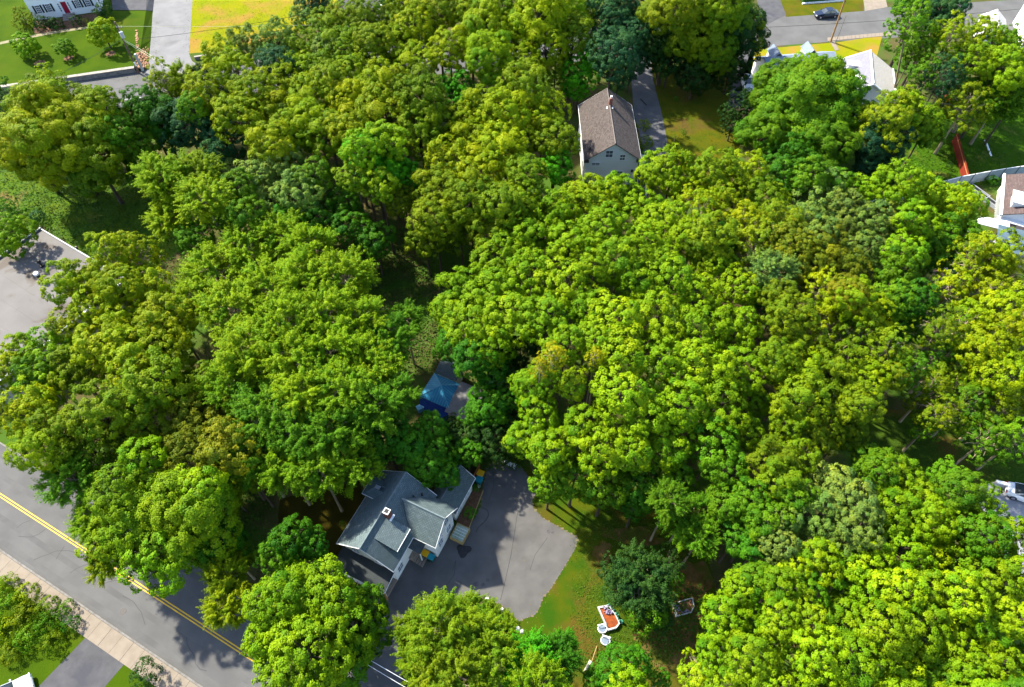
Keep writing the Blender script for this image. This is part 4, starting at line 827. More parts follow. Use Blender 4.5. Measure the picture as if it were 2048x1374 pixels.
# ------------------------------------------------------------------ cars
def car(loc_, rz, paint, label, L_=4.6, Wd=1.8, suv=False):
    e = empty("parked_car", loc_, rz, label, "car")
    hl_ = L_ / 2; hr = 1.45 if not suv else 1.65
    prof = [(-hl_, .35, .62), (-hl_ + .05, .35, .85), (-hl_ * .78, .3, .98), (-hl_ * .55, .3, 1.02), (hl_ * .38, .3, 1.0), (hl_ * .75, .3, .86), (hl_ * .96, .35, .72), (hl_, .35, .55)]
    b = MB(); n = len(prof)
    for x, z0, z1 in prof:
        k = 1 - .22 * (abs(x) / hl_) ** 4
        for (yy, zz) in ((-.5 * k, z0), (-.5 * k, (z0 + z1) / 2 + .05), (-.42 * k, z1), (.42 * k, z1), (.5 * k, (z0 + z1) / 2 + .05), (.5 * k, z0)): b.v.append((x, yy * Wd, zz))
    for i in range(n - 1):
        for j in range(5): b.f.append((i * 6 + j, i * 6 + j + 1, (i + 1) * 6 + j + 1, (i + 1) * 6 + j)[::-1])
        b.f.append((i * 6 + 5, i * 6, (i + 1) * 6, (i + 1) * 6 + 5)[::-1])
    b.f.append(tuple(range(6))); b.f.append(tuple(reversed(range((n - 1) * 6, n * 6))))
    b.build("body", paint, e, smooth=False, bevel=.05)
    g = MB(); xs = (-hl_ * .72, -hl_ * .38, hl_ * .08, hl_ * .42)
    lo = [(xs[0], 1.0), (xs[3], .99)]; 
    def ring(x, z, wy): return [(x, -wy, z), (x, wy, z)]
    g.v += ring(xs[0], .98, Wd * .41) + ring(xs[1], hr - .03, Wd * .33) + ring(xs[2], hr - .03, Wd * .33) + ring(xs[3], .97, Wd * .41)
    g.f += [(0, 1, 3, 2)[::-1], (2, 3, 5, 4)[::-1], (4, 5, 7, 6)[::-1], (0, 2, 4, 6)[::-1], (1, 3, 5, 7)]
    g.build("cabin_glass", GLASS, e)
    r = MB(); r.slab([(xs[1] - .03, -Wd * .34, hr - .02), (xs[2] + .03, -Wd * .34, hr - .02), (xs[2] + .03, Wd * .34, hr - .02), (xs[1] - .03, Wd * .34, hr - .02)], -.04)
    r.build("roof", paint, e)
    for s_ in (-1, 1):
        for x_a, x_b in ((xs[0], xs[1]), (xs[3], xs[2]), ((xs[1] + xs[2]) / 2,) * 2): MB().tube((x_a, s_ * Wd * .415, .98), (x_b, s_ * Wd * .335, hr), .035).build("pillar", paint, e)
        for x in (-hl_ * .62, hl_ * .62):
            wl = MB().tube((x, s_ * (Wd / 2 - .2), .33), (x, s_ * (Wd / 2 + .01), .33), .33, .33, 16).build("wheel", BLACK, e); MB().tube((x, s_ * (Wd / 2 - .0), .33), (x, s_ * (Wd / 2 + .03), .33), .2, .18, 12).build("rim", mat("alloy", (.5, .5, .52), None, rough=.3, metal=.8), wl)
        MB().box(hl_ * .94, hl_ * .99, s_ * Wd * .34 - .16, s_ * Wd * .34 + .16, .6, .72).build("headlight", TRIM, e); MB().box(-hl_ - .005, -hl_ + .04, s_ * Wd * .33 - .16, s_ * Wd * .33 + .16, .66, .8).build("tail_light", mat("red_lens", (.4, .01, .01), None, rough=.3), e)
        MB().box(hl_ * .33, hl_ * .38, s_ * (Wd / 2 + .02) - .06, s_ * (Wd / 2 + .02) + .08, .95, 1.07).build("mirror", paint, e)
    return e
CARB = mat("navy_paint", (.008, .012, .03), None, rough=.15, spec=.7); CARW = mat("white_paint", (.75, .76, .78), None, rough=.2, spec=.6)
p = P(1653, 27, .6); dr_ = (up[8] - up[7]).normalized(); car((p.x, p.y, .008), math.atan2(dr_.y, dr_.x) + math.pi, CARB, "dark navy sedan driving along the upper right street")
p = P(1495, 163, .8); q = P(1488, 140, .8); car((p.x, p.y, .012), math.atan2((p - q).y, (p - q).x) + math.pi * 0, CARW, "white car parked nose down in the drive left of the cape house", suv=True)
p = P(2046, 990, .8); car((p.x + .8, p.y, .016), R_(-25), CARW, "white car cut off by the right edge beside the low white wall")
p = P(28, 1362, .9); car((p.x - .4, p.y - 1.2, .07), R_(35), CARW, "white car with grey rear rack at the lower left corner", suv=True)

# ------------------------------------------------------------------ trees
def leaf_material(name, trans=.15, rough=.55):
    m = bpy.data.materials.new(name); m.use_nodes = True; N = m.node_tree.nodes; L = m.node_tree.links
    b = N["Principled BSDF"]; out = N["Material Output"]; b.inputs["Roughness"].default_value = rough; b.inputs["Specular IOR Level"].default_value = .07
    oi = N.new("ShaderNodeObjectInfo"); at = N.new("ShaderNodeAttribute"); at.attribute_name = "tint"
    # tint: 0 = deep green, .5 = the tree's own green, 1 = yellow young tips plus painted highlight
    mul = N.new("ShaderNodeVectorMath"); mul.operation = 'MULTIPLY'; mul.inputs[1].default_value = (1.22, 1.14, .8); L.new(oi.outputs["Color"], mul.inputs[0])
    dk = N.new("ShaderNodeVectorMath"); dk.operation = 'MULTIPLY'; dk.inputs[1].default_value = (.48, .74, 1.1); L.new(oi.outputs["Color"], dk.inputs[0])
    mx = N.new("ShaderNodeMix"); mx.data_type = 'RGBA'; L.new(at.outputs["Fac"], mx.inputs[0]); L.new(dk.outputs[0], mx.inputs[6]); L.new(mul.outputs[0], mx.inputs[7])
    L.new(mx.outputs[2], b.inputs["Base Color"])
    tr = N.new("ShaderNodeBsdfTranslucent"); tm = N.new("ShaderNodeVectorMath"); tm.operation = 'MULTIPLY'; tm.inputs[1].default_value = (1.5, 1.5, .6); L.new(mx.outputs[2], tm.inputs[0]); L.new(tm.outputs[0], tr.inputs[0])
    ms = N.new("ShaderNodeMixShader"); ms.inputs[0].default_value = trans; L.new(b.outputs[0], ms.inputs[1]); L.new(tr.outputs[0], ms.inputs[2]); L.new(ms.outputs[0], out.inputs[0])
    return m
LEAF = leaf_material("leaves")

def unit(a): return a / np.maximum(np.linalg.norm(a, axis=-1, keepdims=True), 1e-9)
def fib(n, r, jit=.25):
    i = np.arange(n) + .5; ph = np.arccos(1 - 2 * i / n); th = math.pi * (1 + 5 ** .5) * i + r.uniform(0, 6.28)
    d_ = np.stack([np.cos(th) * np.sin(ph), np.sin(th) * np.sin(ph), np.cos(ph)], -1)
    return unit(d_ + r.normal(0, jit, d_.shape) * (4.0 / n) ** .5 * 1.6)
def leaf_mesh(name, pos, nrm, size, tint, r, aspect=.62, along=None):
    n = len(pos); nrm = unit(nrm)
    t = unit(np.cross(nrm, unit(r.normal(size=(n, 3))))) if along is None else unit(along - nrm * np.sum(along * nrm, -1, keepdims=True))
    b = np.cross(nrm, t); s_ = size[:, None]
    v = np.empty((n, 4, 3)); fold = nrm * s_ * .16
    v[:, 0] = pos - t * s_ * .5 - fold * .6; v[:, 1] = pos - b * s_ * aspect * .5 + fold * .4; v[:, 2] = pos + t * s_ * .5 - fold * .6; v[:, 3] = pos + b * s_ * aspect * .5 + fold * .4
    me = bpy.data.meshes.new(name); me.vertices.add(n * 4); me.vertices.foreach_set("co", v.reshape(-1).astype(np.float32))
    me.loops.add(n * 4); me.loops.foreach_set("vertex_index", np.arange(n * 4, dtype=np.int32))
    me.polygons.add(n); me.polygons.foreach_set("loop_start", np.arange(0, n * 4, 4, dtype=np.int32)); me.polygons.foreach_set("loop_total", np.full(n, 4, dtype=np.int32))
    me.update(calc_edges=True)
    a = me.attributes.new("tint", 'FLOAT', 'POINT'); a.data.foreach_set("value", np.repeat(np.clip(tint, 0, 1), 4).astype(np.float32))
    me.materials.append(LEAF); return me
def make_crown(name, R, RV, seed, style='maple', leaf=.27, n1=None, dens_=1.0, gaps=.0):
    r = np.random.default_rng(seed)
    n1 = n1 or {'maple': 46, 'oak': 34, 'feather': 40, 'sparse': 26, 'bush': 30}[style]
    r1f = {'maple': .33, 'oak': .38, 'feather': .27, 'sparse': .30, 'bush': .34}[style]
    D = fib(n1, r, .35); D = D[D[:, 2] > -.7]
    if gaps: D = D[r.random(len(D)) > gaps]
    ri = R * r1f * (4 / max(R, 3.2)) ** .45 * r.uniform(.60, 1.25, len(D)); rad = r.uniform(.66, 1.16, len(D))
    C = D * (R - ri * .8)[:, None] * rad[:, None]; C[:, 2] *= RV / R
    top = (C[:, 2] / RV + 1) / 2
    # inner filler lobes
    Di = unit(r.normal(size=(10, 3))); Ci = Di * R * .32; Ci[:, 2] = Ci[:, 2] * RV / R * .8; rii = np.full(10, R * r1f * 1.05)
    C = np.concatenate([C, Ci]); ri = np.concatenate([ri, rii]); OD = unit(np.concatenate([D, Di]) + np.array([0, 0, .35]))
    lobe_t = r.normal(0, .12, len(C))
    if style == 'feather':
        sub = []; subd = []; subr = []; subl = []
        for i in range(len(C)):
            k = 11
            dd_ = unit(OD[i] * 1.1 + r.normal(0, .55, (k, 3)) + np.array([0, 0, -.10]))
            for j in range(k):
                ln = ri[i] * r.uniform(1.1, 2.0)
                for q in np.linspace(.15, 1, 6):
                    sub.append(C[i] + dd_[j] * ln * q + np.array([0, 0, -.10 * ln * q * q])); subd.append(unit(dd_[j] * .35 + np.array([0, 0, 1.0]))); subr.append(.40 * (1.2 - .8 * q)); subl.append(i)
        sub = np.array(sub); subd = np.array(subd); subr = np.array(subr); subl = np.array(subl); nl = int(13 * dens_)
    else:
        r2a = {'maple': .44, 'oak': .44, 'sparse': .38, 'bush': .28}[style]; sub = []; subd = []; subr = []; subl = []
        for i in range(len(C)):
            k = int({'maple': 21, 'oak': 22, 'sparse': 20, 'bush': 24}[style] * max(.45, (ri[i] / 1.2)) ** 1.6)
            dd_ = fib(k, r, .5); dd_ = dd_[(dd_ @ OD[i] > -.25)]
            rr = r2a * np.exp(r.normal(0, .28, len(dd_))) * max(.75, min(1.2, R / 4.5))
            sub.append(C[i] + dd_ * np.maximum(ri[i] - rr * .55, .1)[:, None] * r.uniform(.88, 1.10, (len(dd_), 1))); subd.append(unit(dd_ * .7 + OD[i] * .5)); subr.append(rr); subl.append(np.full(len(dd_), i))
        sub = np.concatenate(sub); subd = np.concatenate(subd); subr = np.concatenate(subr); subl = np.concatenate(subl); nl = int({'maple': 34, 'oak': 32, 'sparse': 30, 'bush': 30}[style] * dens_)
    keep = np.ones(len(sub), bool)
    for i in range(len(C)):
        dist = np.linalg.norm(sub - C[i], axis=1); keep &= (dist > ri[i] * .62) | (subl == i)
    keep &= (sub[:, 2] > -RV * .95)
    sub, subd, subr, subl = sub[keep], subd[keep], subr[keep], subl[keep]
    cnt = np.maximum(5, (nl * (subr / .42) ** 1.7)).astype(int)
    sub_t = r.normal(0, .13, len(sub))
    idx = np.repeat(np.arange(len(sub)), cnt); n = len(idx)
    ld = unit(r.normal(size=(n, 3))); o_ = subd[idx]
    dt = np.sum(ld * o_, -1, keepdims=True); ld = np.where(dt < -.25, ld - 2 * dt * o_, ld); ld = unit(ld + o_ * .25)
    rr = subr[idx] * np.where(r.random(n) < .12, r.uniform(1.02, 1.4, n), r.uniform(.6, 1.08, n) ** .5)
    pos = sub[idx] + ld * rr[:, None] * (np.array([1, 1, .8]) if style != 'feather' else np.array([1, 1, .45]))
    nrm = unit(ld * 1.15 + o_ * .45 + np.array([0, 0, .35]) + r.normal(0, .30, (n, 3)))
    size = leaf * r.uniform(.65, 1.3, n)
    tipness = np.clip(np.sum(ld * o_, -1), 0, 1)
    tint = .42 + lobe_t[subl[idx]] * 1.6 + sub_t[idx] + r.normal(0, .13, n) + .12 * tipness  # outward leaves paler: young growth, with highlight contrast painted into the tint
    return leaf_mesh(name, pos, nrm, size, tint, r, aspect=.7 if style != 'feather' else .5), C[:len(D)], ri[:len(D)], n
def limb_mesh(name, C, R, RV, seed, m, nmax=14, thick=1.0):
    r = random.Random(seed); mb = MB(); idx = list(range(len(C))); r.shuffle(idx); base = Vector((0, 0, -RV * .75))
    mb.tube(base, (0, 0, RV * .25), R * .045 * thick, R * .02 * thick, 7)
    for i in idx[:nmax]:
        c = Vector(C[i]); s0 = Vector((0, 0, r.uniform(-RV * .7, RV * .1))); m1 = s0.lerp(c, .5) + Vector((r.uniform(-.3, .3), r.uniform(-.3, .3), r.uniform(0, .5))); e_ = c * (1.10 if m is PBARK and i % 4 == 0 else .86)
        mb.tube(s0, m1, R * .022 * thick, R * .015 * thick, 5, False); mb.tube(m1, e_, R * .015 * thick, R * .005 * thick, 5, False)
        for k in range(3):
            q = m1.lerp(e_, r.uniform(.2, .8)); mb.tube(q, q + Vector((r.uniform(-1, 1), r.uniform(-1, 1), r.uniform(0, .8))) * R * .16, R * .007 * thick, R * .003, 4, False)
    me = bpy.data.meshes.new(name); me.from_pydata(mb.v, [], mb.f); me.materials.append(m)
    for p_ in me.polygons: p_.use_smooth = True
    return me
def trunk_mesh(m):
    r = random.Random(3); mb = MB(); n = 8; rings = []
    for i in range(6):
        z = i / 5; rad = 1.0 + .5 * (1 - z) ** 4 - .35 * z
        for k in range(n): t = k / n * 2 * math.pi; mb.v.append((math.cos(t) * rad + .15 * math.sin(z * 4), math.sin(t) * rad, z))
    for i in range(5):
        for k in range(n): mb.f.append((i * n + k, i * n + (k + 1) % n, (i + 1) * n + (k + 1) % n, (i + 1) * n + k))
    me = bpy.data.meshes.new("trunk"); me.from_pydata(mb.v, [], mb.f); me.materials.append(m)
    for p_ in me.polygons: p_.use_smooth = True
    return me
TRK = trunk_mesh(BARK); TRKP = trunk_mesh(PBARK)
VAR = {}
SPEC = {'maple': [(2.8, .9, 1), (3.1, 1.0, 2), (3.5, .95, 6), (4.6, .9, 3), (4.7, 1.0, 4), (6.6, .85, 5)],
        'oak': [(2.8, 1.25, 11), (3.0, 1.1, 15), (3.4, 1.15, 12), (4.8, 1.2, 13), (7.2, 1.0, 14)],
        'feather': [(3.2, .85, 21), (4.0, .9, 24), (4.8, .8, 22)],
        'sparse': [(2.9, 1.15, 31), (3.4, 1.1, 33), (4.4, 1.0, 32)],
        'bush': [(1.3, .85, 41), (3.0, .9, 42)]}
total_leaves = 0
for st_n, lst in SPEC.items():
    VAR[st_n] = []
    for (R0, k, sd_) in lst:
        kw = dict(n1={'maple': int(12 + R0 * 5), 'oak': int(12 + R0 * 4), 'feather': int(22 + R0 * 5), 'sparse': int(16 + R0 * 3), 'bush': 26}[st_n])
        lf = {'maple': .175, 'oak': .17, 'feather': .18, 'sparse': .17, 'bush': .12 if R0 < 2 else .16}[st_n]
        me, C, ri, n = make_crown(st_n + "_crown", R0, R0 * k, sd_, st_n, leaf=lf, dens_=2.6, gaps=.05 if st_n == 'sparse' else 0, **kw)
        total_leaves += n
        lm = limb_mesh(st_n + "_limbs", C, R0, R0 * k, sd_, PBARK if st_n in ('sparse', 'feather') else BARK, nmax=22 if st_n in ('sparse', 'feather') else 12, thick=1.0)
        VAR[st_n].append((R0, k, me, lm))
print("leaf quads", total_leaves, flush=True)

COL = {'lime': (.145, .238, .003), 'yellow': (.212, .262, .002), 'olive': (.138, .190, .003), 'green': (.050, .150, .005), 'vivid': (.062, .235, .004),
       'pale': (.150, .215, .030), 'dark': (.024, .062, .008), 'bluish': (.028, .084, .025), 'brown': (.145, .155, .005), 'gold': (.31, .275, .003), 'spring': (.195, .280, .003), 'mid': (.084, .180, .004)}
CW = {'lime': 'lime green', 'yellow': 'yellow-green', 'olive': 'olive green', 'green': 'mid green', 'vivid': 'vivid green', 'pale': 'pale green', 'dark': 'dark green', 'bluish': 'bluish dark green', 'brown': 'brownish olive', 'gold': 'golden yellow', 'spring': 'bright yellow-green', 'mid': 'fresh green'}
SW = {'maple': ('maple_tree', 'maple with knobbly rounded crown', 'maple trees of the canopy'), 'oak': ('oak_tree', 'oak with billowing crown', 'oak trees of the canopy'),
      'feather': ('locust_tree', 'locust with feathery drooping sprays', 'feathery trees of the canopy'), 'sparse': ('birch_tree', 'tree with thin crown and visible branches', 'thin-crowned trees'), 'bush': ('shrub', 'rounded shrub', 'shrubs')}
LM = [(800, 1040, 'the grey-roofed white house'), (1220, 255, 'the brown-roofed house'), (80, 560, 'the flat-roofed building'), (130, 10, 'the red-doored house'), (885, 785, 'the blue pavilion'),
      (1945, 350, 'the grey panel fence'), (820, 610, 'the dark gap in the canopy'), (130, 1080, 'the double yellow line'), (1080, 1080, 'the parking pad'), (1216, 1235, 'the orange mulch bed'),
      (1495, 160, 'the white parked car'), (1652, 25, 'the navy sedan'), (1600, 125, 'the cape house'), (1800, 880, 'the shady right-hand clearing'), (2048, 1374, 'the lower right corner'), (340, 60, 'the side street'), (500, 30, 'the yellow lawn')]
trees = []; hz_r = random.Random(21)
def T(px_, py_, r_, st_n, col, zc=None, jit=0, keep_trunk=True):
    R_est = None
    if zc is None: zc = {'maple': 10.5, 'oak': 11, 'feather': 11, 'sparse': 10, 'bush': 2.0}[st_n]
    u_ = hz_r.uniform(-1, 1); v_ = hz_r.random(); dome = None
    d1 = math.hypot((px_ - 1210) / 350, (py_ - 690) / 330); d2 = math.hypot((px_ - 610) / 270, (py_ - 720) / 290)
    if st_n == 'maple' and d1 < 1.0 and col in ('lime', 'spring', 'mid') and not (col == 'mid' and py_ > 880): dome = d1; col = 'lime' if (col == 'mid' or (col == 'spring' and v_ < .55)) else col
    elif st_n == 'feather' and d2 < 1.05: dome = d2
    if dome is not None: zc = 7.5 + 6.5 * (1 - min(dome, 1) ** 2) + u_ * 1.1; r_ *= .90 + .12 * v_
    elif zc >= 9:
        zc += u_ * 2.0
        if st_n in ('maple', 'feather') and 30 < r_ < 80: r_ *= .84 + .18 * v_
    c = P(px_, py_, zc); Rw = r_ / dens(c)
    trees.append(dict(px=px_, py=py_, c=c, calm=dome is not None, R=Rw, st=st_n, col=col, r=r_))

